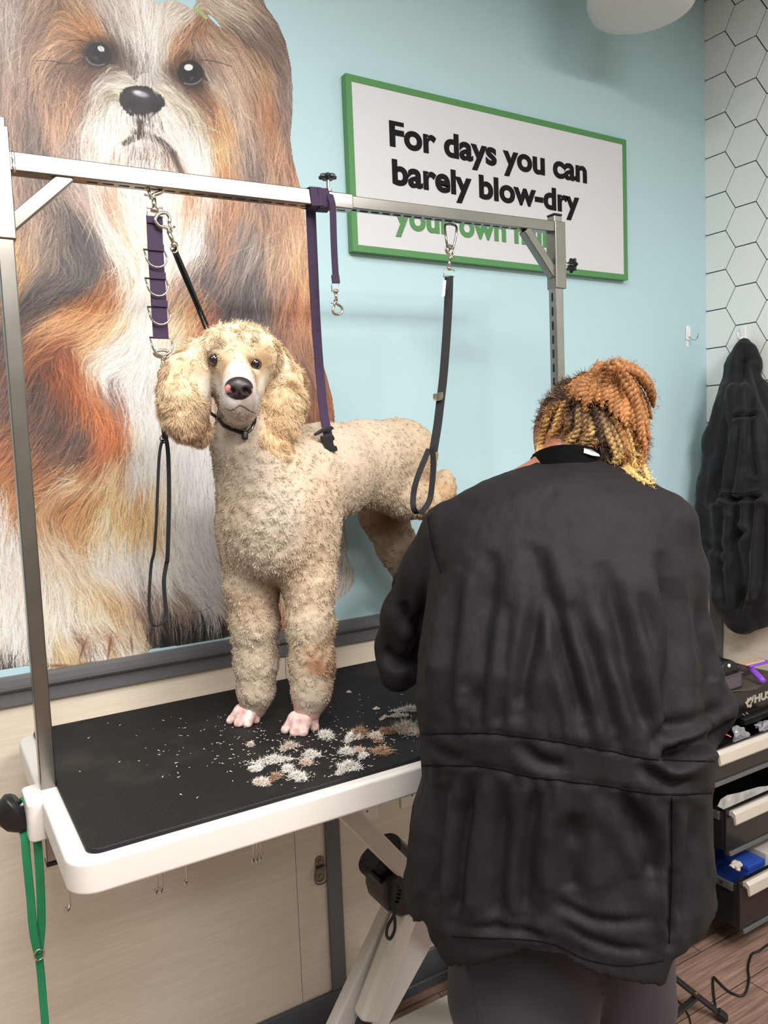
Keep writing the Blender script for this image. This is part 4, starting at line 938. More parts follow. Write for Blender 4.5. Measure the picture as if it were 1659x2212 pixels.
# ribbed mat on top, its far edge curled up
ms = []; nx_, ny_ = 30, 24
for j in range(ny_ + 1):
    for i in range(nx_ + 1):
        x = 1.83 + .575*i/nx_; y = CY0 - .004 + .28*j/ny_
        if j == 0: y += .012*math.sin(i*.55)
        z = .7525 + .0015*math.sin(i*.9 + j*.3) + (.03*max(0, (j - 19)/5)**2 if i > 18 else .012*max(0, (j-20)/4)**2)
        ms.append((x, min(y, 1.772), z))
mf_ = [(j*(nx_+1)+i, j*(nx_+1)+i+1, (j+1)*(nx_+1)+i+1, (j+1)*(nx_+1)+i) for j in range(ny_) for i in range(nx_)]
mo = mkobj('shelf_mat', ms, mf_, mat('brown_rib_mat', (74, 66, 58), .7, bump=1., bscale=30, stretch=(1, 14, 1), dist=.004), smooth=True)
sd = mo.modifiers.new('s', 'SOLIDIFY'); sd.thickness = .0035; sd.offset = 1
tag(mo, 'dark ribbed rubber mat lying on the tool cabinet\'s top', 'mat')
# raised maker's emblem and word on the chest front
yl_ = CY0 - .0005
M_logo = mat('logo_silver', (186, 180, 166), .4, metal=.15)
lt_ = lettering('HUSKY', 2.224, 2.370, .6985, .0245, M_logo, cb, bold=.03, y=yl_, th=.002, name='lettering')
em = [(2.176, .708), (2.186, .712), (2.190, .722), (2.197, .716), (2.204, .722), (2.212, .716), (2.219, .724), (2.216, .706), (2.207, .700), (2.210, .692), (2.202, .686), (2.195, .692), (2.188, .689), (2.184, .698)]
eo = mk('emblem', MB().prism([(x, yl_, z) for x, z in em], (0, -.002, 0)), M_logo, cb)
mk('emblem_cutout', MB().prism([(x, yl_ - .002, z) for x, z in ((2.188, .702), (2.197, .709), (2.210, .713), (2.204, .703), (2.198, .697))], (0, -.0004, 0)), M_cab, eo)
ZT = .758
def on(px, py, z=ZT): return atZ(px, py, z)
# smoke-grey box with clippers
M_smoke = mat('smoke_plastic', (112, 100, 112), .15, trans=.4, alpha=.7)
b0 = on(1560, 1478); bx0, by0 = 1.985, 1.60
t = thing('acrylic_box', 'smoky clear plastic bin on the tool cabinet, beside the purple brush', 'box', (bx0 + .05, by0 + .03, ZT))
w_ = MB(); X_, Y_, Z_ = .125, .07, .045
bx0 = 2.050; by0 = 1.487
for (a, b) in (((bx0, by0, ZT), (bx0 + X_, by0 + Y_, ZT + .004)), ((bx0, by0, ZT), (bx0 + X_, by0 + .003, ZT + Z_)), ((bx0, by0 + Y_ - .003, ZT), (bx0 + X_, by0 + Y_, ZT + Z_)), ((bx0, by0, ZT), (bx0 + .003, by0 + Y_, ZT + Z_)), ((bx0 + X_ - .003, by0, ZT), (bx0 + X_, by0 + Y_, ZT + Z_))): w_.box(a, b)
mk('bin', w_, M_smoke, t)
mk('bin_rim', MB().box((bx0 - .004, by0 - .004, ZT + Z_), (bx0 + X_ + .004, by0 + .001, ZT + Z_ + .003)).box((bx0 + X_ - .001, by0, ZT + Z_), (bx0 + X_ + .004, by0 + Y_, ZT + Z_ + .003)), M_smoke, t)
t = thing('hair_clipper', 'black hair clipper with a chrome button lying across the plastic bin', 'clipper', (bx0 + .1, by0 + .04, ZT + .05))
cc_ = [(0, 0), (.012, .022), (.030, .036), (.055, .038), (.078, .028), (.090, .008), (.088, -.004), (.06, -.006), (.02, -.006)]
mk('body', MB().prism([(bx0 + .028 + x, by0 + .01, ZT + Z_ + .008 + z) for x, z in cc_], (0, .05, 0)), M_blk, t, bevel=.005, seg=3)
mk('button', MB().lathe((bx0 + .072, by0 + .0105, ZT + Z_ + .030), (0, -1, 0), [(.006, 0), (.0055, .003), (.001, .0045)], 16), M_hookw, t)
th_ = MB()
for k in range(9): th_.box((bx0 + .050 + k*.0045, by0 + .006, ZT + Z_ - .004), (bx0 + .0515 + k*.0045, by0 + .010, ZT + Z_ + .006))
mk('blade_teeth', th_, M_chrome, t)
mk('lever', MB().prism([(bx0 + .118 + x, by0 + .012, ZT + Z_ + z) for x, z in ((0, 0), (.004, .018), (.014, .024), (.022, .014), (.024, 0))], (0, .03, 0)), M_blk, t, bevel=.004)
# purple slicker brush leaning on the bin
M_pp = mat('purple_plastic', (138, 74, 205), .35)
t = thing('slicker_brush', 'purple slicker brush with a fat round handle on the tool cabinet', 'brush', tuple(on(1630, 1470)))
h0, h1 = atZ(1617, 1438, ZT + .038), atZ(1648, 1471, ZT + .0115)
mk('handle', MB().tube([h0, h0*.5 + h1*.5, h0*.15 + h1*.85, h1, h1 + (h1-h0)*.03], [.009, .0098, .0098, .0098, .005], 20), M_pp, t, smooth=True)
a_, b2_ = atZ(1608, 1437, ZT + .043), atZ(1650, 1426, ZT + .046)
u_ = nrm(b2_ - a_)
mk('head', MB().beam(a_, b2_, (0, 0, 1), .045, .008), M_pp, t, bevel=.002)
mk('pin_pad', MB().beam(a_ + V(0, 0, .0065) - u_*.012, b2_ - u_*.018 + V(0, 0, .0065), (0, 0, 1), .038, .004), mat('pad_tan', (206, 180, 160), .8), t)
pn = MB(); g_ = np.random.default_rng(4)
for i in range(16):
    for j in range(6):
        p = a_ - u_*.010 + u_*(np.linalg.norm(b2_ - a_) - .01)*i/16 + V(.0, -.016 + j*.0065, .009)
        pn.tube([p, p + V(.002, 0, .008)], .0005, 4, cap=False)
mk('wire_pins', pn, mat('wire_pins', (190, 170, 150), .4, metal=.6), t)
# ------------------------------------------------------------------ folding black stand and cord on the floor
M_bs = mat('black_steel', (30, 27, 27), .45)
t = thing('folding_stand', 'black folding steel stand on the wood floor behind the groomer', 'stand', (1.70, 1.30, 0))
f1 = atZ(1562, 2196, .012); top = atZ(1440, 2098, .11); piv = None
mk('leg', MB().beam(top + (top - f1)*.35, f1, (0, 0, 1), .020, .008), M_bs, t, bevel=.001)
mk('foot_cap', MB().beam(f1 + (top - f1)*.10, f1 - (top - f1)*.06, (0, 0, 1), .026, .018), M_blk, t, bevel=.003)
pv = f1 + (top - f1)*.47; lo = atZ(1448, 2199, .03)
mk('strut', MB().beam(pv + V(0, 0, -.006), lo + (lo - pv)*.15, (0, 0, 1), .018, .006), M_bs, t, bevel=.001)
for p in (pv + V(0, 0, .005), lo + V(0, 0, .006)): mk('rivet', MB().lathe(p, (0, 0, 1), [(.004, 0), (.0035, .002), (.001, .003)], 12), mat('brass', (212, 180, 90), .3, metal=1.), t)
mk('upright', MB().tube([atZ(1445, 2212, .02), atZ(1440, 2125, .02) + V(0, 0, .12)], .006, 10), M_bs, t)
cord = [atZ(x, y, .0045) for x, y in ((1700, 2020), (1659, 2041), (1640, 2054), (1624, 2062), (1616, 2090), (1618, 2115), (1612, 2142), (1600, 2151), (1575, 2142), (1553, 2122), (1542, 2111), (1540, 2122), (1542, 2150), (1545, 2172), (1543, 2180))]
tag(mk('power_cord', MB().tube(smooth_path(cord, 140), .0032, 8), M_blk, smooth=True), 'black power cord looping over the wood floor beside the folding stand', 'cord')
wire = [atZ(x, y, .004 + h) for x, y, h in ((1452, 2108, .05), (1458, 2140, .03), (1464, 2160, 0), (1480, 2180, 0), (1490, 2200, 0), (1494, 2225, 0))]
tag(mk('thin_cable', MB().tube(smooth_path(wire, 60), .002, 6), M_blk, smooth=True), 'thin black cable hanging past the groomer\'s right knee to the floor', 'cord')
# leafy plant mostly hidden behind the groomer
M_leaf = mat('leaf_green', (40, 120, 48), .4, var=.2)
t = thing('potted_plant', 'small green-leafed plant peeking out behind the groomer\'s thigh', 'plant', (1.27, 1.62, 0.035))
def leaf(base, tip, w, par, bend=(0, 0, .02)):
    b, p = V(*base), V(*tip); d = p - b; s = nrm(np.cross(d, V(.6, .8, 0.1))); vs = []; n = 10
    for k in range(n + 1):
        u = k/n; c = b + d*u + V(*bend)*math.sin(math.pi*u); ww = w*math.sin(math.pi*min(1, u*.93 + .05))**.8
        vs += [c - s*ww, c + nrm(np.cross(s, d))*.1*ww, c + s*ww]
    fs = []
    for k in range(n):
        for j in (0, 1): fs.append((k*3 + j, k*3 + j + 1, k*3 + j + 4, k*3 + j + 3))
    o = mkobj('leaf', vs, fs, M_leaf, par, smooth=True, fix=False); m_ = o.modifiers.new('s', 'SOLIDIFY'); m_.thickness = .001
pc = V(1.27, 1.62, .035)
mk('pot', MB().lathe(pc, (0, 0, 1), [(.045, 0), (.050, .03), (.062, .10), (.066, .105), (.066, .12), (.058, .12), (.055, .10), (.001, .10)], 28), mat('pot_dark', (52, 50, 50), .6), t, smooth=False)
leaf(pc + V(0, 0, .10), atY(957, 2022, 1.56), .022, t); leaf(atY(975, 2096, 1.58), atY(956, 2026, 1.57), .016, t)
for k in range(7):
    a = k*.9 + .4; leaf(pc + V(0, 0, .10), pc + V(.11*math.cos(a), .08*math.sin(a), .22 + .03*math.sin(k*2)), .020, t)
# ------------------------------------------------------------------ cream standard poodle
def zc(P): return -float(((np.asarray(P, float) - CAM) @ R3)[2])
def S(px, py, Y): p = atY(px, py, Y); return p, zc(p)/F      # point and metres per pixel there
ZTAB = 1.005
g = SDF((.30, 1.05, .985), (1.16, 1.795, 1.86), .005)
def chain(pts, k=.03):
    P_ = [S(x, y, Y) for x, y, Y, r in pts]
    g.path([p for p, s in P_], [r*s for (p, s), (_, _, _, r) in zip(P_, pts)], k)
def blob(x, y, Y, rx, ry, rz, k=.03, M=None, sub=False):
    p, s = S(x, y, Y); g.ell(p, (rx*s, ry, rz*s), k, M, sub)
# trunk
blob(602, 1105, 1.425, 132, .115, 150, .03)
chain([(530, 900, 1.40, 58), (535, 960, 1.40, 70), (562, 1010, 1.41, 88), (590, 1080, 1.42, 105)], .03)
chain([(640, 1040, 1.46, 112), (700, 1020, 1.51, 98), (780, 1000, 1.585, 84), (865, 985, 1.645, 80)], .04)
blob(615, 1180, 1.43, 105, .09, 70, .04)
# front legs
chain([(540, 1150, 1.455, 70), (545, 1260, 1.468, 56), (551, 1350, 1.473, 49), (553, 1430, 1.477, 44), (553, 1490, 1.48, 38), (548, 1528, 1.484, 28)], .02)
chain([(655, 1150, 1.40, 74), (667, 1250, 1.385, 56), (671, 1350, 1.378, 48), (674, 1430, 1.375, 45), (673, 1490, 1.374, 41), (664, 1538, 1.372, 29)], .02)
# hind quarters: near leg held back, far leg down to the table
blob(850, 1000, 1.63, 76, .085, 82, .03)
chain([(838, 1000, 1.60, 72), (800, 1040, 1.555, 52), (870, 1076, 1.555, 42), (925, 1086, 1.56, 34), (958, 1060, 1.56, 24), (962, 1034, 1.56, 20)], .02)
chain([(840, 1040, 1.70, 58), (828, 1110, 1.70, 50), (858, 1180, 1.70, 42), (892, 1260, 1.695, 32)], .02)
hk = atY(892, 1260, 1.695); ft = V(hk[0] + .03, 1.675, ZTAB + .018)
g.path([hk, hk + V(.045, .0, -.05), hk*.35 + ft*.65 + V(.045, 0, 0), ft], [.030, .024, .018, .016], .015)
g.path([ft, ft + V(-.035, -.012, -.006)], [.016, .011], .01)
# head
blob(514, 778, 1.385, 80, .075, 78, .02)
blob(470, 762, 1.375, 40, .05, 40, .025); blob(558, 768, 1.375, 40, .05, 42, .025)
blob(514, 838, 1.36, 52, .06, 56, .02)
chain([(513, 795, 1.325, 40), (516, 838, 1.262, 33)], .015)
chain([(516, 866, 1.30, 40), (518, 868, 1.256, 36)], .02)
chain([(518, 892, 1.33, 34), (520, 886, 1.262, 25)], .012)
chain([(498, 874, 1.30, 20), (502, 870, 1.262, 16)], .012); chain([(538, 876, 1.30, 20), (537, 872, 1.262, 16)], .012)
# the mouth line and eye sockets
p0, s0 = S(519, 882, 1.215)
g.ell(p0, (.034, .012, .0022), .004, sub=True)
for x, y in ((463, 778), (551, 787)):
    p0, s0 = S(x, y, 1.298); g.ell(p0, (.012, .018, .011), .010, sub=True)
ear = g
chain([(436, 772, 1.395, 40), (404, 815, 1.378, 52), (398, 860, 1.37, 55), (404, 900, 1.365, 48), (432, 936, 1.36, 24)], .006)
chain([(586, 780, 1.395, 38), (610, 830, 1.378, 45), (612, 872, 1.37, 45), (606, 915, 1.365, 38), (592, 955, 1.36, 22)], .006)
dv, df = g.mesh(2)
# toes: four short fingers each, set on the mat
g2 = SDF((.42, 1.26, .99), (.74, 1.60, 1.10), .0022)
def foot(ank, toes):
    for (tx, ty, r) in toes:
        t = atZ(tx, ty, ZTAB + .006); a = V(*ank); mid = a*.45 + t*.55 + V(0, 0, .010)
        g2.path([a, mid, t], [.017, .0128, r*1.15], .0065)
a1 = atY(549, 1532, 1.484); a2 = atY(664, 1545, 1.372)
foot(a1, ((497, 1557, .007), (515, 1562, .0085), (535, 1563, .0085), (552, 1555, .008)))
foot(a2, ((616, 1577, .0075), (636, 1582, .0085), (655, 1582, .0085), (679, 1571, .0085)))
fv, ff = g2.mesh(1)
fv[:, 2] = np.maximum(fv[:, 2], ZTAB + .0004)
nb = len(dv)
dv_all = np.concatenate([dv, fv]); df_all = np.concatenate([df, ff + nb])
# anchors: x y Y r g b fur-length(mm)
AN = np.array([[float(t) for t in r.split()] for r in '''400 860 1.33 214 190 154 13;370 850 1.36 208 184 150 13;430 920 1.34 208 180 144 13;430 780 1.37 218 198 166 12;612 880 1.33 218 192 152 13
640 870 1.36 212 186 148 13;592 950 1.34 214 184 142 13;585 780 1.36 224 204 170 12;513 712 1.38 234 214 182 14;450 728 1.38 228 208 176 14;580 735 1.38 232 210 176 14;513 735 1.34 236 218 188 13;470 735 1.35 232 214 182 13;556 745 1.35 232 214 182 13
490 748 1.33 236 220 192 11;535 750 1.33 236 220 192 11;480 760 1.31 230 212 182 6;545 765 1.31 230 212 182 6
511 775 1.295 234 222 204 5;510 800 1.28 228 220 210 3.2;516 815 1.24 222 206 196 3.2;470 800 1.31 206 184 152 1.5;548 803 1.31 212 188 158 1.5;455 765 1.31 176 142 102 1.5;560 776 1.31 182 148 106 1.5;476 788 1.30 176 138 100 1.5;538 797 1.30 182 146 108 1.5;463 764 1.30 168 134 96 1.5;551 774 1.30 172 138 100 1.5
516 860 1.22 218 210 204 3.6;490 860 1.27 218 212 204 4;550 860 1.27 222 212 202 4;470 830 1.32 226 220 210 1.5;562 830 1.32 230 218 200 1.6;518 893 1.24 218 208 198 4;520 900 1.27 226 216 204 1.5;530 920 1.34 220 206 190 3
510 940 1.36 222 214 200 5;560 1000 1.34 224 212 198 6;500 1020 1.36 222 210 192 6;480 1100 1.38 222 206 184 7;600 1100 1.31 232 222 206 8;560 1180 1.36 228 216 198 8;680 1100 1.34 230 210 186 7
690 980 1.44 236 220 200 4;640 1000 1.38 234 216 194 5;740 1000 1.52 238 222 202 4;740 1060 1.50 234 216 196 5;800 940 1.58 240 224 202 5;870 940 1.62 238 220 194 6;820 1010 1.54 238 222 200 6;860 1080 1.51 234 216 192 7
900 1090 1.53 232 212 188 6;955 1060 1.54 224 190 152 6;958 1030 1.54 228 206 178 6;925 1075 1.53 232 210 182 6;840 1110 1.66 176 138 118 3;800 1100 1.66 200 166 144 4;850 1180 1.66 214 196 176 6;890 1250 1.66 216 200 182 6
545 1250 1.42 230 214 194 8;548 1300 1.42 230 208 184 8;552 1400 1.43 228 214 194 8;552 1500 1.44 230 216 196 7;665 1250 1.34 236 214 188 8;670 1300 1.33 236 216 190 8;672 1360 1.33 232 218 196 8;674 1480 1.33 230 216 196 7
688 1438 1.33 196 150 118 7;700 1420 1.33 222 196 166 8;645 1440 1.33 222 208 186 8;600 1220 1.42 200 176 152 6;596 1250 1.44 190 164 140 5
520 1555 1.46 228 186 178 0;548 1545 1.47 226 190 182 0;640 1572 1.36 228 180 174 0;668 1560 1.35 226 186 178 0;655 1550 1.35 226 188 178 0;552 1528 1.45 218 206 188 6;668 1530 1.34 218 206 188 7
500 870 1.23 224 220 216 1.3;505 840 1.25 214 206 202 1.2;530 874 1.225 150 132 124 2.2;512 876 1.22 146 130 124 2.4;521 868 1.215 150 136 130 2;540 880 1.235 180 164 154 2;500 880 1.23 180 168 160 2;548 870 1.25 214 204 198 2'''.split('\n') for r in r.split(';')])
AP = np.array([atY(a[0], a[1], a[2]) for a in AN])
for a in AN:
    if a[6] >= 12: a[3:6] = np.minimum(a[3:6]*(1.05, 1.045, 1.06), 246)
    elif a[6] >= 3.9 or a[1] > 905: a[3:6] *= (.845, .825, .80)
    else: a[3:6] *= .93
def anchor(p):
    out = np.zeros((len(p), 4)); 
    for i in range(0, len(p), 20000):
        d = ((p[i:i+20000, None] - AP[None])**2).sum(-1); w_ = 1/(d + 6e-5)**2.5; w_ /= w_.sum(1, keepdims=True)
        out[i:i+20000] = w_ @ AN[:, 3:7]
    return out
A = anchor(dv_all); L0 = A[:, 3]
nn = vnormals(dv_all, df_all)
toe = np.arange(len(dv_all)) >= nb
amp = np.clip(L0/12, 0, 1)*.0018; amp[L0 > 11] *= .6; amp[toe] = 0
dv2 = dv_all + nn*((vnoise(dv_all, 100, 0) + .8*vnoise(dv_all, 190, 1))*amp)[:, None]
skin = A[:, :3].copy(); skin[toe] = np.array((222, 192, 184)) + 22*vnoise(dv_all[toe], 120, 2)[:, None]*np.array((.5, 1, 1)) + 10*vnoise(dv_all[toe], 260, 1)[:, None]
dog = thing('poodle', 'cream standard poodle with shaggy tan ears standing on the grooming table', 'dog', (.72, 1.5, ZTAB))
M_dog = mat('poodle_skin', (255, 255, 255), .85, attr='Col', spec=.15, bump=.15, bscale=400, dist=.001)
mkobj('body', dv2, df_all, M_dog, dog, smooth=True, cols=lin(np.clip(skin, 0, 255))*.92)

def fur(v, f, n, attrf, lenf, width, seed, down=.25, curl=.8, freq=75, segs=4, lift=.55, minlen=.0005, flow=None, tone=.10):
    g_ = np.random.default_rng(seed)
    a, b, c, d = (v[f[:, i]] for i in range(4))
    ar = np.linalg.norm(np.cross(c - a, d - b), axis=1); cam_n = np.cross(c - a, d - b)
    L_ = lenf(f); wgt = ar*(L_ > minlen)
    ix = g_.choice(len(f), n, p=wgt/wgt.sum()); u, t = g_.random(n)[:, None], g_.random(n)[:, None]
    P_ = (a[ix]*(1-u) + b[ix]*u)*(1-t) + (d[ix]*(1-u) + c[ix]*u)*t
    nm = cam_n[ix]; nm /= np.maximum(np.linalg.norm(nm, axis=1, keepdims=True), 1e-12)
    col = attrf(ix); L_ = L_[ix]*(.7 + .6*g_.random(n))
    grav = np.zeros_like(P_) + V(0, 0, -1); 
    if flow is not None: grav = flow(P_)
    pos = P_ - nm*.0008; pts = [pos]; nz = vnoise(P_, freq, None, seed)
    direc = nm*lift + grav*down + nz*curl + g_.standard_normal((n, 3))*.16
    direc /= np.linalg.norm(direc, axis=1, keepdims=True)
    for k in range(segs):
        pos = pos + direc*(L_/segs)[:, None]; pts.append(pos)
        nz2 = vnoise(P_ + 1.3, freq, None, seed + 1)
        direc = direc + nz2*.35*curl + grav*down*.3 - nm*.10; direc /= np.linalg.norm(direc, axis=1, keepdims=True)
    pts = np.array(pts)                                   # segs+1, n, 3
    T = pts[-1] - pts[0]; T /= np.maximum(np.linalg.norm(T, axis=1, keepdims=True), 1e-9)
    sd_ = np.cross(T, nm) + g_.standard_normal((n, 3))*.25; sd_ /= np.maximum(np.linalg.norm(sd_, axis=1, keepdims=True), 1e-9)
    wv = width*(.6 + .8*g_.random(n))
    prof_ = np.array([1, 1, .9, .65, .15] if segs == 4 else np.linspace(1, .15, segs + 1))
    VV = np.zeros((n, segs + 1, 2, 3))
    for k in range(segs + 1):
        off = sd_*(wv*prof_[k]*.5)[:, None]; VV[:, k, 0] = pts[k] - off; VV[:, k, 1] = pts[k] + off
    base = (np.arange(n)*(segs + 1)*2)[:, None, None]; k_ = np.arange(segs)[None, :, None]*2
    FF = (base + k_ + np.array([0, 1, 3, 2])[None, None]).reshape(-1, 4)
    cc = np.clip(col*(1 + g_.standard_normal((n, 1))*tone), 10, 255)
    CC = np.repeat(lin(cc), (segs + 1)*2, axis=0)
    return VV.reshape(-1, 3), FF, CC
def hairmat(name, rough=.75):
    m = mat(name, (255, 255, 255), rough, attr='Col', spec=.25)
    nt = m.node_tree; b = nt.nodes['Principled BSDF']; out = [n for n in nt.nodes if n.type == 'OUTPUT_MATERIAL'][0]
    tr_ = nt.nodes.new('ShaderNodeBsdfTranslucent'); a_ = [n for n in nt.nodes if n.type == 'ATTRIBUTE'][0]; nt.links.new(a_.outputs['Color'], tr_.inputs['Color'])
    mx_ = nt.nodes.new('ShaderNodeMixShader'); mx_.inputs[0].default_value = .05
    nt.links.new(b.outputs[0], mx_.inputs[1]); nt.links.new(tr_.outputs[0], mx_.inputs[2]); nt.links.new(mx_.outputs[0], out.inputs['Surface'])
    return m
M_fur = hairmat('poodle_fur')
Lm = A[:, 3]*.001; Lm[toe] = 0
fl_ = lambda f: Lm[f].mean(1)
Lb = np.where(A[:, 3] < 10, A[:, 3], 0)*.001; Lb[toe] = 0; Le = np.where(A[:, 3] >= 10, A[:, 3], 0)*.001; Le[toe] = 0
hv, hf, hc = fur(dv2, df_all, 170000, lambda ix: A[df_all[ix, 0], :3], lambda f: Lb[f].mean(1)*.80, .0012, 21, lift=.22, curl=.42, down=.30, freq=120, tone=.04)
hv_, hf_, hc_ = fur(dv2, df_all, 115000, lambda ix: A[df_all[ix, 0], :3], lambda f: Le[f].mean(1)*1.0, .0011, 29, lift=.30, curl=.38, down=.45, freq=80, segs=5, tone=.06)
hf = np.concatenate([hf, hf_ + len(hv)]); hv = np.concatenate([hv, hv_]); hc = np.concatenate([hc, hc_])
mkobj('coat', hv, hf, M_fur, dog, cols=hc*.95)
# face details, laid on the surface where the sight line meets it
tri = np.concatenate([df_all[:, [0, 1, 2]], df_all[:, [0, 2, 3]]])
bvh = BVHTree.FromPolygons([tuple(p) for p in dv2], [tuple(int(k) for k in t) for t in df_all])
def hit(px, py, tree=bvh):
    r = nrm(ray(px, py)); h_ = tree.ray_cast(Vector(CAM), Vector(r)); return (np.array(h_[0]), np.array(h_[1]), r) if h_[0] else (None, None, r)
def uvs(c, r, n=20, sc_=(1, 1, 1)):
    m = MB(); prof = [(max(1e-4, math.sin(math.pi*k/n)), -math.cos(math.pi*k/n)) for k in range(n + 1)]
    m.lathe((0, 0, 0), (0, 0, 1), prof, n*2); v = np.array(m.v)*np.array(sc_)*r + np.array(c); m.v = [tuple(q) for q in v]; return m
M_eye = mat('dog_eye', (26, 20, 20), .06, coat=1.); M_lid = mat('dog_eyelid', (70, 52, 46), .6)
for (x, y) in ((463, 777), (551, 786)):
    p_, n_, r_ = hit(x, y); e_ = mk('eye', uvs(p_ + r_*.0055, .0114), M_eye, dog, smooth=True)
    up = V(0, 0, 1); sx_ = nrm(np.cross(r_, up)); up = np.cross(sx_, r_)
    rim = [p_ - r_*.0012 + sx_*.0102*math.cos(a) + up*.0082*math.sin(a) for a in np.linspace(0, 2*math.pi, 28, endpoint=False)]
    mk('eyelid', MB().tube(rim, .0020, 8, closed=True), M_lid, dog, smooth=True)
p_, n_, r_ = hit(516, 838)
M_nose = mat('dog_nose', (255, 255, 255), .38, attr='Col', bump=.35, bscale=900, dist=.0006)
gn = SDF(p_ - .045, p_ + .045, .0014)
sx_ = nrm(np.cross(r_, V(0, 0, 1))); up = np.cross(sx_, r_)
Mx = np.array([sx_, -r_, up])
cN = p_ + r_*.004
gn.ell(cN, (.0235, .016, .0185), .004, Mx); gn.ell(cN - up*.009, (.013, .014, .012), .008, Mx)
for s_ in (-1, 1):
    gn.ell(cN + sx_*s_*.0105 - up*.0045 - r_*.0145, (.0050, .010, .0042), .004, Mx, sub=True)
    gn.ell(cN + sx_*s_*.017 - up*.009 - r_*.010, (.0055, .006, .0022), .003, Mx, sub=True)
gn.ell(cN - up*.016 - r_*.016, (.0012, .006, .010), .003, Mx, sub=True)
nv, nf = gn.mesh(2)
nc = np.tile(lin((42, 32, 32)), (len(nv), 1)); q = nv - cN; u_ = q @ sx_; w_ = q @ up
pk = (((u_ + .0175)/.0060)**2 + ((w_ + .001)/.0075)**2) < 1 + .4*vnoise(nv, 300, 0)
pk |= (((u_ - .0225)/.0022)**2 + ((w_ + .004)/.003)**2) < 1
nc[pk] = lin((214, 140, 134)); mkobj('nose', nv, nf, M_nose, dog, smooth=True, cols=nc)
# lip line
ll = []
for x, y in ((484, 880), (492, 885), (502, 885), (511, 880), (519, 875), (528, 879), (538, 886), (546, 890), (552, 892)):
    h_ = hit(x, y); 
    if h_[0] is not None: ll.append(h_[0] + h_[2]*.0004)
mk('lip', MB().tube(smooth_path(ll, 50), .0011, 6), mat('lip', (96, 74, 70), .7), dog, smooth=True)
# nails
M_nail = mat('nail', (196, 150, 112), .35)
for (x, y, dx) in ((495, 1559, -1), (514, 1565, -.6), (535, 1566, -.3), (553, 1558, -.1), (613, 1581, -.7), (634, 1587, -.4), (655, 1587, -.1), (680, 1576, .1)):
    t = atZ(x, y, ZTAB + .003); b_ = t + V(-dx*.004, .009, .007)
    mk('claw', MB().tube([b_, (b_ + t)/2 + V(0, 0, .0015), t], [.0034, .0028, .0008], 10), M_nail, dog, smooth=True)
# collar noose on the neck (worn by the dog: rests on it, a thing of its own)
co = []
for x, y in ((463, 893), (470, 903), (482, 916), (496, 925), (511, 931), (524, 934), (535, 932), (543, 926), (547, 918), (552, 905)):
    h_ = hit(x, y)
    if h_[0] is not None: co.append(h_[0] - h_[2]*.004)
# round the back of the neck
cen = np.mean(co, 0) + V(.02, .05, .01)
first, last = co[0], co[-1]
back = [last + V(.02, .05, .02), cen + V(.06, .07, .045), cen + V(0, .10, .055), cen + V(-.06, .06, .05), first + V(-.01, .04, .02)]
ct = thing('neck_loop', 'thin black grooming noose round the poodle\'s neck', 'collar', np.mean(co, 0))
mk('cord', MB().strap(smooth_path(co + back, 90, closed=True), (0, 0, 1), .0055, .0035), M_blkw, ct, bevel=.0008)
p1 = hit(526, 936)[0]; p2 = hit(524, 950)[0]
mk('cord_lock', MB().beam(p1 + V(0, -.008, .004), p1 + V(-.002, -.010, -.012), (0, 1, 0), .011, .010), M_blk, ct, bevel=.003)
mk('lock_tail', MB().tube([p1 + V(.004, -.008, .002), hit(541, 927)[0] + V(0, -.006, 0), hit(545, 918)[0] + V(0, -.006, 0)], .0016, 6), M_ring, ct, smooth=True)
# lower end of the belly strap, hanging just in front of the dog's flank
yk0 = hit(712, 965)[0][1] - .010
st = [atY(671, 448, PY + .019), atY(676, 560, PY + .022), atY(683, 700, PY + .03), atY(692, 820, PY + .03), atY(700, 895, .5*(PY + .03) + .5*yk0), atY(709, 943, yk0)]
mk('webbing', MB().strap(smooth_path(st, 40), (1, .25, 0), [.0245 - .003*min(1, max(0, (i-8)/20)) for i in range(len(smooth_path(st, 40)))], .0025), M_purp, s4, bevel=.0005)
# tri-glide and buckle
yk = hit(712, 965)[0][1] - .004
def poly(px, y, ex, m, name, par, **k): return mk(name, MB().prism([atY(a, b, y) for a, b in px], ex), m, par, **k)
poly(((692, 929), (697, 926), (717, 920), (722, 925), (716, 931), (698, 934), (682, 942), (681, 937)), yk - .012, (0, .008, 0), M_blk, 'slider', s4, bevel=.001)
bk = [(696, 942), (720, 939), (724, 948), (720, 953), (722, 962), (728, 964), (730, 974), (702, 979), (698, 969), (702, 965), (701, 954), (696, 949)]
poly(bk, yk - .010, (0, .010, 0), M_blk, 'buckle', s4, bevel=.0012)
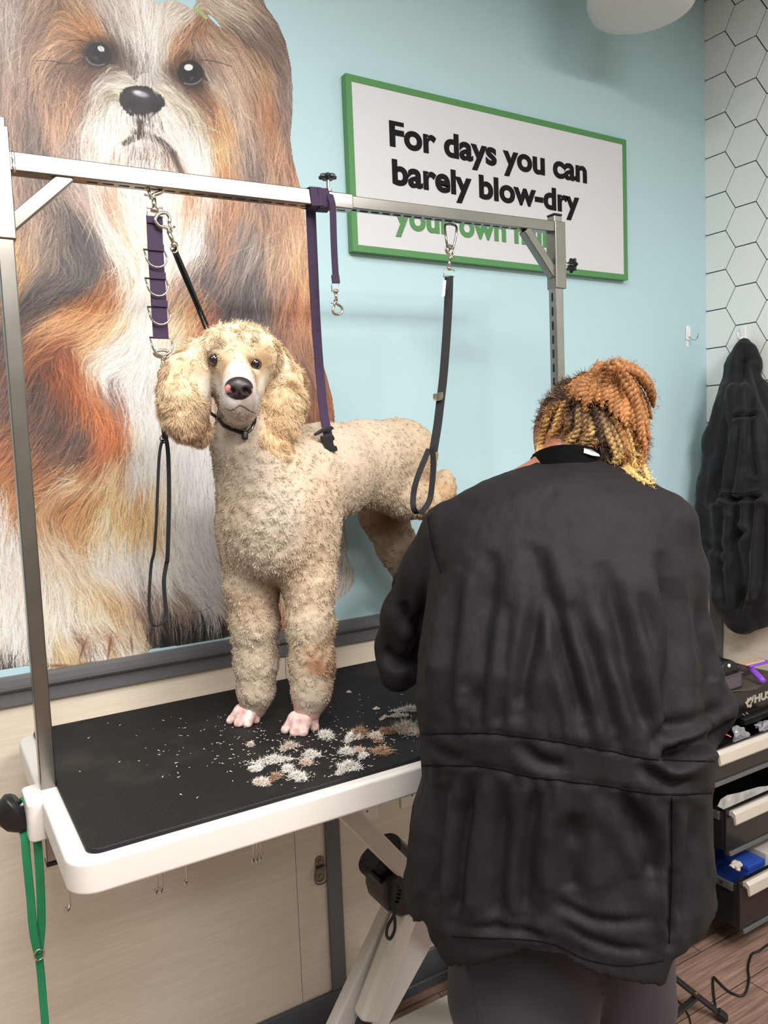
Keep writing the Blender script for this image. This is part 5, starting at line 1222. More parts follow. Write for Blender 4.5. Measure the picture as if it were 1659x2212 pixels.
# ------------------------------------------------------------------ clipped fur on the mat
def fluff(c, r, seed, col, col2, name, label, n=260, ext=(1, .6)):
    g_ = np.random.default_rng(seed); th = g_.random()*6.28; ca, sa = math.cos(th), math.sin(th)
    q = g_.standard_normal((n, 2))*np.array([r*ext[0], r*ext[1]])*.5
    base = np.stack([c[0] + q[:, 0]*ca - q[:, 1]*sa, c[1] + q[:, 0]*sa + q[:, 1]*ca, np.full(n, ZTAB + .001)], 1)
    hgt = .55*r*np.exp(-((q/np.array([r*ext[0], r*ext[1]]))**2).sum(1)*1.5); base[:, 2] += hgt*g_.random(n)
    d = g_.standard_normal((n, 3))*V(1, 1, .35); d /= np.linalg.norm(d, axis=1, keepdims=True)
    L_ = r*(.25 + .3*g_.random(n)); b2 = g_.standard_normal((n, 3))*1.1; sd_ = nrm_rows(np.cross(d, V(0, 0, 1) + g_.standard_normal((n, 3))*.3))
    VV = np.zeros((n, 4, 2, 3)); 
    for k in range(4):
        p = base + d*(L_*k/3)[:, None] + b2*(L_*(k/3)**2*.4)[:, None]; p[:, 2] = np.maximum(p[:, 2], ZTAB + .0006)
        w = .00042*(1, 1, .8, .2)[k]; VV[:, k, 0] = p - sd_*w; VV[:, k, 1] = p + sd_*w
    VV[..., 2] = np.maximum(VV[..., 2], ZTAB + .0004)
    FF = ((np.arange(n)*8)[:, None, None] + np.arange(3)[None, :, None]*2 + np.array([0, 1, 3, 2])[None, None]).reshape(-1, 4)
    mixw = (g_.random((n, 1)) < .5)*.8; cc = np.array(col)*(1 - mixw) + np.array(col2)*mixw
    o = mkobj(name, VV.reshape(-1, 3), FF, M_fur, cols=np.repeat(lin(np.clip(cc*(1 + .08*g_.standard_normal((n, 1))), 0, 255)), 8, axis=0))
    return tag(o, label, 'fur clipping', 'clipped fur tufts on the table mat')
def nrm_rows(a): return a/np.maximum(np.linalg.norm(a, axis=1, keepdims=True), 1e-9)
Wt, Tn, Br = (226, 222, 215), (190, 162, 138), (136, 100, 76)
TUFTS = [(705, 1590, 15, Wt, Wt, 'large white fur tuft just right of the front paw'),
 (680, 1573, 0, Wt, Wt, ''), (880, 1578, 24, Wt, Tn, 'biggest fluffy white tuft against the smock, far right of the mat'),
 (775, 1587, 18, Br, Tn, 'reddish-brown tuft in the row level with the biggest paw tuft'), (757, 1594, 12, Wt, Wt, 'flat white tuft below the reddish-brown one'),
 (776, 1594, 9, Wt, Wt, 'small white tuft touching the reddish-brown one\'s right underside'), (835, 1583, 13, Tn, Br, 'tan tuft left of the biggest fluffy tuft'),
 (812, 1592, 13, Wt, Tn, 'cream tuft left of and below the tan tuft'), (818, 1602, 7, Br, Tn, 'small brown tuft directly under the cream tuft'),
 (825, 1625, 15, Tn, Br, 'tan feathery tuft nearest the table\'s front rim on the right'), (750, 1625, 12, Wt, Wt, 'fluffy white tuft left of the pinkish curl'),
 (774, 1622, 9, (210, 160, 140), Wt, 'round pinkish curl of fur'), (785, 1634, 9, Wt, Wt, 'white tuft just below the pinkish curl'),
 (625, 1615, 13, Wt, Tn, 'cream and brown tuft midway below the two front paws'), (541, 1610, 8, Wt, Tn, 'single small tuft farthest left below the left paw'),
 (673, 1632, 13, Wt, Wt, 'white tuft at the end of the line of fluff'), (661, 1648, 11, (208, 176, 160), Wt, 'pale pink tuft below the line of fluff'),
 (621, 1663, 11, Wt, Wt, 'curled white wisp left of the pale pink tuft'), (645, 1680, 14, Wt, Wt, 'frayed white tuft close to the front edge of the mat'),
 (595, 1681, 11, Tn, Br, 'brown tuft between two white ones near the front edge'), (566, 1692, 12, Wt, (220, 190, 170), 'pinkish white tuft nearest the front-left of the mat'),
 (756, 1658, 16, Wt, Wt, 'tall white tuft overhanging the mat\'s front edge'), (735, 1670, 8, (190, 180, 175), Wt, 'greyish wisp on the mat\'s front edge'),
 (556, 1662, 9, Wt, Wt, 'white clump at the lower left end of the line of fluff'), (590, 1646, 16, Wt, Wt, 'longest strand of the line of white fluff'),
 (545, 1660, 6, Wt, Wt, 'tiny white speck left of the line of fluff'), (885, 1535, 14, Wt, Wt, 'long white wisp beside the smock, behind the biggest tuft'),
 (862, 1548, 9, Wt, Wt, 'small white wisp left of the long wisp by the smock'), (813, 1532, 5, Wt, Wt, 'small round white ball out on the empty mat'),
 (829, 1552, 6, Wt, Tn, 'small flat white flake near the round white ball'), (754, 1496, 4, Wt, Wt, 'farthest speck of white fur, right of the paw at the back')]
for i, (x, y, r, c1, c2, lb_) in enumerate(TUFTS):
    if not r: continue
    p = atZ(x, y, ZTAB); e_ = (1.9, .4) if 'longest' in lb_ or 'long ' in lb_ or 'flat' in lb_ else (1, .6)
    fluff(p, r*.00105, 40 + i, c1, c2, 'fur_tuft', lb_, n=int(200 + r*60), ext=e_)
# crumbs too small to count
g_ = np.random.default_rng(8); n = 420
cx_ = np.where(g_.random(n) < .75, 690 + 110*g_.standard_normal(n), 480 + 120*g_.standard_normal(n)); cy_ = 1610 + 42*g_.standard_normal(n)
cv, cf = [], []
for x, y in zip(cx_, cy_):
    p = atZ(x, y, ZTAB)
    if not (.19 < p[0] < 1.30 and 1.14 < p[1] < 1.70): continue
    r = .0006 + .0012*g_.random(); a = g_.random()*6.28; d = V(math.cos(a), math.sin(a), 0)*r*2.2; s_ = V(-math.sin(a), math.cos(a), 0)*r*.5
    b = len(cv); cv += [p - d - s_, p - d + s_, p + d + s_, p + d - s_]
    cv[b:b+4] = [q + V(0, 0, .0005 + .0008*(k % 2)) for k, q in enumerate(cv[b:b+4])]; cf.append((b, b+1, b+2, b+3))
tag(mkobj('loose_fur_crumbs', cv, cf, mat('crumb_fur', (196, 188, 178), .9)), 'fine fur crumbs scattered over the black mat', 'fur clippings', kind='stuff')
# ------------------------------------------------------------------ groomer in a black smock, seen from behind
C0 = V(.862, .862, 0); EF = V(.7071, .7071, 0); ER = V(.7071, -.7071, 0); EZ = V(0, 0, 1)
def B(px, py, off=0.):
    r = ray(px, py); t = ((C0 - CAM) @ EF + off)/(r @ EF); return CAM + r*t
def bs(px, py, off, r): p = B(px, py, off); return p, r*zc(p)/F
ppl = thing('person', 'person in a long black smock and grey leggings seen from behind, golden-brown twisted hair', 'person', (C0[0], C0[1], 0))
M_skin = mat('skin_brown', (150, 98, 74), .5, bump=.05, bscale=300)
M_smock = mat('black_nylon_smock', (27, 24.5, 25), .68, spec=.16, bump=.42, bscale=150, stretch=(1, 1, .3), dist=.0022, sheen=.0, detail=10, var=.12, vscale=60)
M_legg = mat('grey_leggings', (50, 47, 51), .75, spec=.25, sheen=.05, bump=.1, bscale=900, dist=.0005)
M_shoe = mat('dark_shoe', (36, 34, 36), .6)
# ---- body: one continuous surface
gb = SDF((.30, .42, .0), (1.34, 1.68, 1.76), .0065)
hc = B(1260, 936, .15)
hf = nrm(EF*.62 - ER*.66 - EZ*.40); hr = nrm(np.cross(hf, EZ)); hu = np.cross(hr, hf)
HM = np.array([hr, hf, hu])
H_ = lambda a, b, c: hc + hr*a + hf*b + hu*c
gb.ell(hc, (.074, .094, .088), .02, HM)                       # cranium
gb.ell(H_(0, .035, -.05), (.060, .062, .070), .02, HM)        # face and jaw
gb.ell(H_(0, .075, -.098), (.022, .018, .018), .02, HM)       # chin
gb.path([H_(0, .090, -.020), H_(0, .108, -.048)], [.010, .014], .010)   # nose
gb.ell(H_(0, .094, -.075), (.022, .010, .0055), .006, HM); gb.ell(H_(0, .092, -.086), (.020, .010, .006), .006, HM)
for s_ in (-1, 1):
    gb.ell(H_(s_*.033, .086, -.018), (.016, .012, .009), .006, HM, sub=True); gb.ell(H_(s_*.032, .076, -.018), (.013, .013, .012), .004, HM)
    gb.ell(H_(s_*.046, .062, -.050), (.022, .022, .022), .02, HM)
    gb.ell(H_(s_*.076, -.004, -.022), (.008, .018, .030), .006, HM); gb.ell(H_(s_*.085, .004, -.020), (.006, .010, .018), .005, HM, sub=True)
nk = B(1232, 1012, .09)
gb.path([H_(0, -.030, -.05), nk + EF*.02, nk - EZ*.06 + EF*.04], [.046, .044, .046], .012)
chest = B(1222, 1200, .05); waist = B(1225, 1600, 0); hips = B(1215, 1850, 0)
gb.ell(chest + EF*.035, (.165, .080, .16), .04, np.array([ER, EF, EZ])); gb.limb(chest + EF*.03, waist + EF*.02, .10, .11, .04); gb.ell(hips + EZ*.02, (.130, .112, .11), .05, np.array([ER, EF, EZ])); gb.limb(waist + EF*.02, hips, .11, .105, .04)
shL, shR = B(1000, 1135, .09), B(1440, 1150, .09)
elL, elR = B(868, 1395, .17), B(1522, 1528, .035)
dz = atY(948, 1135, 1.545)
wrL = dz - nrm(dz - elL)*.085
gb.path([nk - EZ*.09 + EF*.03, shL], [.045, .044], .02); gb.path([nk - EZ*.09 + EF*.03, shR], [.045, .044], .02)
gb.path([shL, shL*.5 + elL*.5, elL, elL*.55 + wrL*.45, wrL], [.044, .036, .028, .028, .023], .012)
wrR = elR + EF*.22 - ER*.13 + EZ*.05
gb.path([shR, B(1462, 1300, .05), elR, elR*.55 + wrR*.45, wrR], [.044, .036, .028, .028, .023], .012)
def hand(gb, wr, fwd, side, palm):
    """palm plus four curled fingers and a thumb; side = towards the thumb, palm = facing direction of the palm"""
    fwd = nrm(fwd); side = nrm(side - fwd*(side @ fwd)); palm = nrm(np.cross(fwd, side))*np.sign(palm @ np.cross(fwd, side))
    M_ = np.array([side, fwd, palm])
    gb.ell(wr + fwd*.045, (.040, .050, .017), .012, M_)
    for k, (o, L_) in enumerate(((.030, .070), (.010, .078), (-.010, .073), (-.029, .058))):
        b = wr + fwd*.082 + side*o; m1 = b + fwd*L_*.42 + palm*.010; m2 = m1 + fwd*L_*.22 + palm*.022; t = m2 + palm*.020 - fwd*.002
        gb.path([b - fwd*.02, m1, m2, t], [.0095, .0090, .0082, .0072], .004)
    tb_ = wr + fwd*.025 + side*.030; t1 = tb_ + side*.022 + fwd*.028 + palm*.012; t2 = t1 + fwd*.028 + palm*.018 - side*.004
    gb.path([tb_, t1, t2], [.013, .010, .0082], .008)
hand(gb, wrL, dz - wrL, -ER*.3 + EZ, ER*.5 - EZ*.2 + EF)
hand(gb, wrR, EF*.8 - ER*.5, EZ + ER*.2, -ER)
hipL, hipR = B(1130, 1960, 0.), B(1320, 1960, .05)
tL, tR = B(1130, 2150, -.035), B(1338, 2150, .085)
knL = V(tL[0], tL[1], .47) + EF*.03; knR = V(tR[0], tR[1], .47) + EF*.05
anL = V(knL[0], knL[1], .09) - EF*.02; anR = V(knR[0], knR[1], .09) - EF*.02
for hp, th_, kn, an in ((hipL, tL, knL, anL), (hipR, tR, knR, anR)):
    gb.path([hp, th_, kn, kn*.62 + an*.38 - EF*.012, an], [.086, .078, .052, .050, .034], .02)
    gb.path([an - EZ*.04 - EF*.02, an - EZ*.055 + EF*.13], [.036, .030], .02)
bv, bf = gb.mesh(2); bv[:, 2] = np.maximum(bv[:, 2], .012)
mkobj('body', bv, bf, M_skin, ppl, smooth=True)
# ---- leggings
gl = SDF((.42, .42, .10), (1.30, 1.30, 1.02), .007)
for hp, th_, kn, an, k in ((hipL, tL, knL, anL, 0), (hipR, tR, knR, anR, 1)):
    gl.path([hp, th_, kn, kn*.62 + an*.38 - EF*.012, an + EZ*.04], [(.120, .098)[k], (.119, .092)[k], .066, .064, .046], .006)
gl.ell(hips + EZ*.03, (.160, .145, .11), .03, np.array([ER, EF, EZ]))
lv, lf = gl.mesh(2); mkobj('leggings', lv, lf, M_legg, ppl, smooth=True)
lt = [bt for bt in (B(1004, 2050, -.06), B(1018, 2120, -.06), B(1036, 2212, -.06), B(1050, 2290, -.06))]
lb_ = BVHTree.FromPolygons([tuple(p) for p in lv], [tuple(int(k) for k in t) for t in lf])
sm = [hit(x, y, lb_) for x, y in ((1003, 2045), (1010, 2085), (1018, 2120), (1028, 2165), (1038, 2212), (1046, 2260))]
sm = [h_[0] - h_[2]*.0002 for h_ in sm if h_[0] is not None]
if len(sm) > 2: mk('side_seam', MB().tube(smooth_path(sm, 40), .0011, 6), M_legg, ppl, smooth=True)
for an in (anL, anR):
    gs = SDF(an - V(.2, .2, .1), an + V(.2, .2, .06), .006)
    gs.path([an - EZ*.035 - EF*.025, an - EZ*.045 + EF*.07, an - EZ*.055 + EF*.14], [.046, .044, .036], .02); sv, sf = gs.mesh(1); sv[:, 2] = np.maximum(sv[:, 2], .002)
    mkobj('shoe', sv, sf, M_shoe, ppl, smooth=True)
# ---- smock
gc = SDF((.30, .36, .55), (1.42, 1.62, 1.62), .005)
rows = [(958, 1215, 1270, .11, .03), (978, 1178, 1300, .105, .056), (992, 1145, 1322, .10, .070), (1008, 1105, 1352, .095, .088), (1030, 1052, 1392, .085, .108), (1060, 1000, 1430, .078, .125), (1100, 962, 1462, .07, .14), (1150, 945, 1480, .06, .152), (1220, 935, 1492, .045, .160),
        (1300, 922, 1490, .03, .165), (1400, 906, 1500, .01, .170), (1500, 903, 1518, 0, .170), (1600, 911, 1545, -.01, .165), (1680, 914, 1536, -.01, .163), (1750, 899, 1538, -.01, .170),
        (1850, 891, 1542, -.015, .178), (1950, 889, 1556, -.02, .182), (2050, 889, 1560, -.02, .185), (2180, 890, 1560, -.02, .185)]
zt_, cr, ar, fo, bd = [], [], [], [], []
for (py, xl, xr, off, b) in rows:
    pl, pr = B(xl, py, off), B(xr, py, off); z = (pl[2] + pr[2])/2
    zt_.append(z); cr.append(((pl - C0) @ ER + (pr - C0) @ ER)/2); ar.append(((pr - C0) @ ER - (pl - C0) @ ER)/2); fo.append(off); bd.append(b)
zt_ = np.array(zt_)[::-1]; cr, ar, fo, bd = (np.array(q)[::-1] for q in (cr, ar, fo, bd))
X_, Y_, Z_ = np.meshgrid(*gc.ax, indexing='ij', sparse=True)
rr = (X_ - C0[0])*ER[0] + (Y_ - C0[1])*ER[1]; ff_ = (X_ - C0[0])*EF[0] + (Y_ - C0[1])*EF[1]
zz = gc.ax[2]; I = lambda t: np.interp(zz, zt_, t)[None, None, :].astype(np.float32)
A_, B_, CR, FO = I(ar), I(bd), I(cr), I(fo)
# slight tilt: the left side of every slice lies lower in the photo's rolled frame, so shift with height only
pw = 2.35
q_ = (np.abs((rr - CR)/A_)**pw + np.abs((ff_ - FO)/B_)**pw)**(1/pw)
dd = (q_ - 1)*np.minimum(A_, B_)
top = zt_.max()
dd = np.maximum(dd, Z_ - top)
gc.d = dd.astype(np.float32)
def cch(pts, k):
    P_ = [bs(*p) for p in pts]; gc.path([p for p, s in P_], [s for p, s in P_], k)
cch([(975, 1150, .05, 66), (925, 1240, .09, 58), (884, 1330, .13, 55), (868, 1395, .165, 54)], .03)
cch([(868, 1395, .165, 54), (866, 1440, .15, 46), (858, 1462, .13, 32)], .02)
e0, s0 = bs(868, 1395, .165, 52)
gc.path([e0, elL*.5 + wrL*.5, wrL - nrm(dz - elL)*.01], [s0, .052, .040], .02)
cch([(1446, 1130, .05, 60), (1468, 1250, .04, 50), (1482, 1380, .02, 47), (1506, 1470, .01, 48), (1528, 1532, .02, 49)], .03)
cch([(1526, 1532, .02, 48), (1500, 1580, .02, 40), (1450, 1612, .0, 30)], .02)
e1, s1 = bs(1532, 1530, .02, 54)
gc.path([e1, elR*.5 + wrR*.5, wrR - EF*.02], [s1*.95, .052, .040], .02)
hem = [(840, 1950), (889, 1950), (932, 1958), (940, 1985), (955, 2008), (968, 2030), (972, 2045), (1050, 2050), (1130, 2053), (1200, 2064), (1262, 2094), (1330, 2108), (1385, 2106), (1434, 2098), (1442, 2062), (1450, 2042), (1475, 2030), (1500, 2006), (1530, 1976), (1562, 1966), (1620, 1960)]
hr_, hz_ = [], []
for x, y in hem: p = B(x, y, -.045 - .152*max(0, 1 - ((x - 1222)/350)**2)); hr_.append((p - C0) @ ER); hz_.append(p[2])
zh = np.interp(rr[:, :, 0], hr_, hz_)[:, :, None]
front = np.clip((ff_ + .02)/.1, 0, 1); zfront = B(1200, 2000, -.15)[2]
zh = zh*(1 - front) + zfront*front
gc.d = np.maximum(gc.d, (zh - Z_)).astype(np.float32)
cvx, cfx = gc.mesh(2)
# folds, pleats and seams pressed into the cloth, then fine ripples
FOLDS = [([(1066,1190),(1049,1356),(1026,1560)], .010, 17), ([(1145,1170),(1162,1311),(1134,1441),(1117,1540)], .011, 15), ([(1166,1180),(1196,1311),(1230,1441),(1262,1570)], .011, 14),
 ([(1293,1215),(1344,1356),(1366,1470),(1411,1600)], .012, 18), ([(1430,1190),(1455,1356),(1452,1630)], .013, 15), ([(1430,1641),(1460,1632),(1536,1597),(1606,1562)], .021, 14),
 ([(958,1210),(925,1300),(907,1370),(903,1480)], .010, 13), ([(990,1240),(975,1400),(960,1560)], .008, 14), ([(1230,1300),(1290,1450),(1330,1600)], .007, 14), ([(1100,1300),(1090,1450),(1075,1575)], .007, 13),
 ([(1026,1665),(1000,1809),(982,1990)], .012, 12), ([(1094,1690),(1083,1838),(1072,1990)], .011, 17), ([(1160,1700),(1142,1809),(1128,1985)], .011, 17), ([(1243,1753),(1234,1850),(1236,1930)], .009, 22),
 ([(1330,1712),(1395,1809),(1415,1900)], .012, 18), ([(1451,1722),(1452,1880),(1446,2040)], .012, 8), ([(950,1700),(940,1850),(935,1950)], .010, 12), ([(1510,1740),(1490,1850),(1470,2000)], .008, 14),
 ([(1420,1990),(1300,1990),(1200,1950)], .004, 9), ([(1000,2000),(1100,2010),(1180,2025)], .004, 8), ([(1210,1990),(1300,2040),(1400,2055)], .004, 8), ([(1040,1240),(1010,1400),(1000,1500)], .007, 12),
 ([(1500,1290),(1525,1400),(1540,1480)], .008, 14), ([(870,1300),(880,1340),(900,1350)], .012, 12), ([(830,1400),(860,1425),(895,1420)], .010, 12), ([(1380,1280),(1420,1420),(1440,1560)], .008, 14),
 ([(1400,1600),(1470,1570),(1540,1540)], .006, 12), ([(920,1600),(960,1630),(1000,1640)], .006, 10), ([(1380,1650),(1440,1690),(1500,1690)], .009, 11), ([(1120,1600),(1160,1640),(1220,1660)], .006, 12)]
SEAMS = [[(905,1586),(1026,1583),(1083,1586),(1196,1600),(1310,1620),(1394,1637),(1468,1644),(1560,1644)], [(912,1654),(1026,1654),(1055,1656),(1140,1675),(1253,1690),(1310,1696),(1366,1707),(1451,1716),(1545,1712)],
 [(925,1118),(934,1175),(953,1236)]]
def polydist(px, py, pl, par=False):
    best = np.full(px.shape, 1e9); tb_ = np.zeros(px.shape); m = len(pl) - 1
    for k, ((x0, y0), (x1, y1)) in enumerate(zip(pl[:-1], pl[1:])):
        dx, dy = x1-x0, y1-y0; t = np.clip(((px-x0)*dx + (py-y0)*dy)/(dx*dx+dy*dy), 0, 1)
        d = np.hypot(px-x0-t*dx, py-y0-t*dy); b = d < best; best = np.where(b, d, best); tb_ = np.where(b, (k + t)/m, tb_)
    return (best, tb_) if par else best
n0 = vnormals(cvx, cfx); px_, py_ = proj(cvx); vd = nrm_rows(cvx - CAM); face = np.clip(-(n0*vd).sum(1)*2.5, 0, 1)
disp = np.zeros(len(cvx))
for pl, amp, wd in FOLDS:
    plf = smooth_path([(x, y, 0) for x, y in pl], 24)[:, :2]; d_p, t_p = polydist(px_, py_, [tuple(p) for p in plf], True); amp = amp*np.clip(t_p*3.2, .0, 1)**.8*np.clip((1 - t_p)*7, .35, 1)
    disp += -1.25*amp*np.exp(-(d_p/(wd*1.25))**2) + 1.25*amp*.40*np.exp(-((d_p - wd*2.3)/(wd*1.3))**2)
for pl in SEAMS:
    d_p = polydist(px_, py_, pl); disp += -.0028*np.exp(-(d_p/5)**2)
band = (py_ > np.interp(px_, [p[0] for p in SEAMS[0]], [p[1] for p in SEAMS[0]])) & (py_ < np.interp(px_, [p[0] for p in SEAMS[1]], [p[1] for p in SEAMS[1]]))
gath = np.exp(-np.abs(py_ - np.interp(px_, [p[0] for p in SEAMS[0]], [p[1] for p in SEAMS[0]]) + 22)/26)*np.sin(px_*.16 + 2*np.sin(px_*.031))*.0022
gath += np.exp(-np.abs(py_ - np.interp(px_, [p[0] for p in SEAMS[1]], [p[1] for p in SEAMS[1]]) - 22)/30)*np.sin(px_*.13 + 2*np.sin(px_*.027))*.0025
q3 = cvx*np.array((1, 1, .5))
rip = .0024*vnoise(cvx*np.array((1, 1, .45)), 13, 0, 3) + .0010*vnoise(cvx, 30, 1, 4) + .0007*vnoise(q3, 75, 2, 5)
rip *= np.where(py_ > 1700, 1.5, 1)*np.clip((2125 - py_)/70, .25, 1) 
cvx = cvx + n0*(disp*face + gath*face*(~band) + rip)[:, None]
mkobj('smock', cvx, cfx, M_smock, ppl, smooth=True)
cb_ = BVHTree.FromPolygons([tuple(p) for p in cvx], [tuple(int(k) for k in t) for t in cfx])
def onsm(pts, lift=.0006):
    out = []
    for x, y in smooth_path([(x, y, 0) for x, y in pts], 60)[:, :2]:
        h_ = hit(x, y, cb_)
        if h_[0] is not None and zc(h_[0]) < 1.7: out.append(h_[0] + h_[1]*lift*(1 if h_[1] @ h_[2] < 0 else -1))
    return out
M_seam = mat('smock_seam', (12, 11, 12), .9, spec=.1)
for pl in SEAMS: mk('seam', MB().tube(onsm(pl), .0013, 6), M_seam, ppl, smooth=True)
hs = [(978, 2022), (1050, 2026), (1130, 2029), (1200, 2040), (1262, 2070), (1330, 2084), (1385, 2082), (1434, 2074)]
mk('seam', MB().tube(onsm(hs), .0009, 6), M_seam, ppl, smooth=True)
mk('seam', MB().tube(onsm([(1451, 1722), (1452, 1880), (1446, 2036)]), .0010, 6), M_seam, ppl, smooth=True)
# collar band and the white size tag
cp = []
for x, y, o in ((1152, 1004, .12), (1158, 998, .085), (1172, 991, .055), (1200, 983, .035), (1235, 981, .028), (1265, 984, .030), (1290, 991, .045), (1310, 1002, .075), (1318, 1012, .12)): cp.append(B(x, y, o))
ring_ = cp + [cp[-1] + EF*.06 - EZ*.01, (cp[0] + cp[-1])/2 + EF*.14 - EZ*.03, cp[0] + EF*.06 - EZ*.01]
mk('collar', MB().strap(smooth_path(ring_, 80, closed=True), (0, 0, 1), .030, .004), M_seam, ppl, bevel=.001)
tg = [B(1262, 968, .024), B(1278, 971, .026), B(1294, 981, .034), B(1296, 986, .036), B(1280, 984, .028), B(1261, 978, .024)]
mk('collar_tag', MB().prism(tg, EF*.0012), mat('tag_white', (232, 230, 222), .7), ppl)
# ---- hair: fuzzy dark scalp, rope twists, frizz
M_hair = hairmat('twist_hair', .6)
gh = SDF(hc - .16, hc + .16, .004)
gh.ell(hc + hu*.006 - hf*.016, (.077, .088, .084), .02, HM); gh.ell(H_(0, -.055, -.045), (.062, .040, .050), .03, HM)
gh.ell(H_(0, .125, -.040), (.085, .075, .105), .02, HM, sub=True)
for s_ in (-1, 1): gh.ell(H_(s_*.085, .010, -.030), (.020, .026, .038), .01, HM, sub=True)
sv_, sf_ = gh.mesh(2); sn_ = vnormals(sv_, sf_)
sv_ = sv_ + sn_*(.0035*vnoise(sv_, 60, 0) + .002*vnoise(sv_, 130, 1))[:, None]
sc_col = np.tile(np.array((50., 36., 28.)), (len(sv_), 1)) + 10*vnoise(sv_, 40, 2)[:, None]
mkobj('scalp_hair', sv_, sf_, M_hair, ppl, smooth=True, cols=lin(np.clip(sc_col, 5, 255)))
hb = BVHTree.FromPolygons([tuple(p) for p in sv_], [tuple(int(k) for k in t) for t in sf_])
hv2, hf2, hc2 = fur(sv_, sf_, 9000, lambda ix: np.tile(np.array((84., 62., 44.)), (len(ix), 1)), lambda f: np.full(len(f), .013), .0007, 33, down=.0, curl=1.2, freq=160, lift=.8, tone=.3)
mkobj('scalp_fuzz', hv2, hf2, M_hair, ppl, cols=hc2)
Gd, Go, Cu, Db = np.array((212, 176, 112.)), np.array((160, 120, 74.)), np.array((132, 90, 54.)), np.array((64, 46, 38.))
TW = []
def T(pts, c0, c1, r=5.6, dep=None): TW.append((pts, c0, c1, r, dep))
cr_ = (300, 856)
# lower golden twists over the nape
T([(1186,880),(1181,909),(1172,942),(1165,969),(1166,990)], Go, Gd); T([(1247,850),(1217,877),(1204,905),(1197,932),(1190,958),(1180,980)], Cu, Gd)
T([(1254,864),(1249,896),(1249,923),(1240,946),(1222,966),(1205,980)], Db, Gd, 6.2); T([(1263,889),(1275,914),(1277,935),(1261,960),(1250,975)], Db, Gd, 6.2)
T([(1295,891),(1305,915),(1316,945),(1330,975),(1334,990),(1322,1012)], Db, Gd, 7); T([(1323,900),(1339,930),(1350,964),(1351,992)], Go, Cu, 5.6)
T([(1352,905),(1364,930),(1378,969),(1389,1003),(1404,1038)], Db, Gd, 5); T([(1345,910),(1355,935),(1364,965),(1368,990),(1372,1012)], Cu, Gd, 5)
T([(1340,985),(1352,1003),(1366,1024),(1389,1040),(1405,1046)], Go, Gd, 5.8); T([(1215,872),(1196,884),(1182,900)], Cu, Go, 5)
T([(1232,900),(1224,930),(1212,956),(1196,975)], Db, Gd, 6); T([(1190,945),(1178,965),(1170,988)], Go, Gd, 5.6); T([(1292,950),(1272,968),(1248,972),(1225,970)], Go, Go, 5.4)
T([(1232,860),(1222,890),(1226,915),(1218,940)], Db, Cu, 5); T([(1284,880),(1292,912),(1300,945),(1296,968)], Db, Db, 5); T([(1214,905),(1205,930),(1196,955),(1186,972)], Cu, Go, 5)
T([(1335,900),(1345,935),(1358,975),(1362,1010),(1376,1030)], Cu, Gd, 5); T([(1374,930),(1382,965),(1386,1000),(1396,1022)], Cu, Go, 4.6)
T([(1268,870),(1262,905),(1264,935),(1250,958)], Db, Go, 5.4); T([(1308,905),(1326,935),(1340,970),(1346,1005),(1360,1022)], Db, Gd, 5.6)
T([(1200,868),(1188,885),(1176,905),(1172,930)], Db, Go, 4.6); T([(1240,935),(1228,955),(1210,968),(1192,985)], Go, Gd, 5.6)
# raised copper twists gathered at the crown, falling back and to the right
g_ = np.random.default_rng(12)
tips = [(1226,842),(1236,856),(1248,866),(1262,888),(1258,862),(1300,880),(1290,868),(1320,892),(1332,905),(1345,912),(1352,922),(1362,915),(1372,930),(1382,952),(1392,968),(1400,925),(1408,905),(1412,880),(1402,948),(1410,860),(1384,905),(1310,865),(1378,862),(1398,840),(1350,860),(1394,1000),(1388,985),(1280,850),(1272,872)]
for i, (tx, ty) in enumerate(tips):
    bx, by = 1298 + 16*g_.standard_normal()*.6, 838 + 6*g_.standard_normal()
    ux = bx + (tx - bx)*.35 + 6*g_.standard_normal(); uy = 786 + 10*g_.random() + .0009*(ux - 1318)**2 + max(0, (1300 - tx))*.42
    vx = bx + (tx - bx)*.78 + 5*g_.standard_normal(); vy = uy*.55 + ty*.45 - 8
    T([(bx, by), ((bx + ux)/2, (by + uy)/2 - 3), (ux, uy), (vx, vy), (tx, ty)], Cu*(.9 + .25*g_.random()), Cu*(1. + .25*g_.random()), 6.6 + 2.8*g_.random(), .085 + .07*g_.random())
fz_p = []
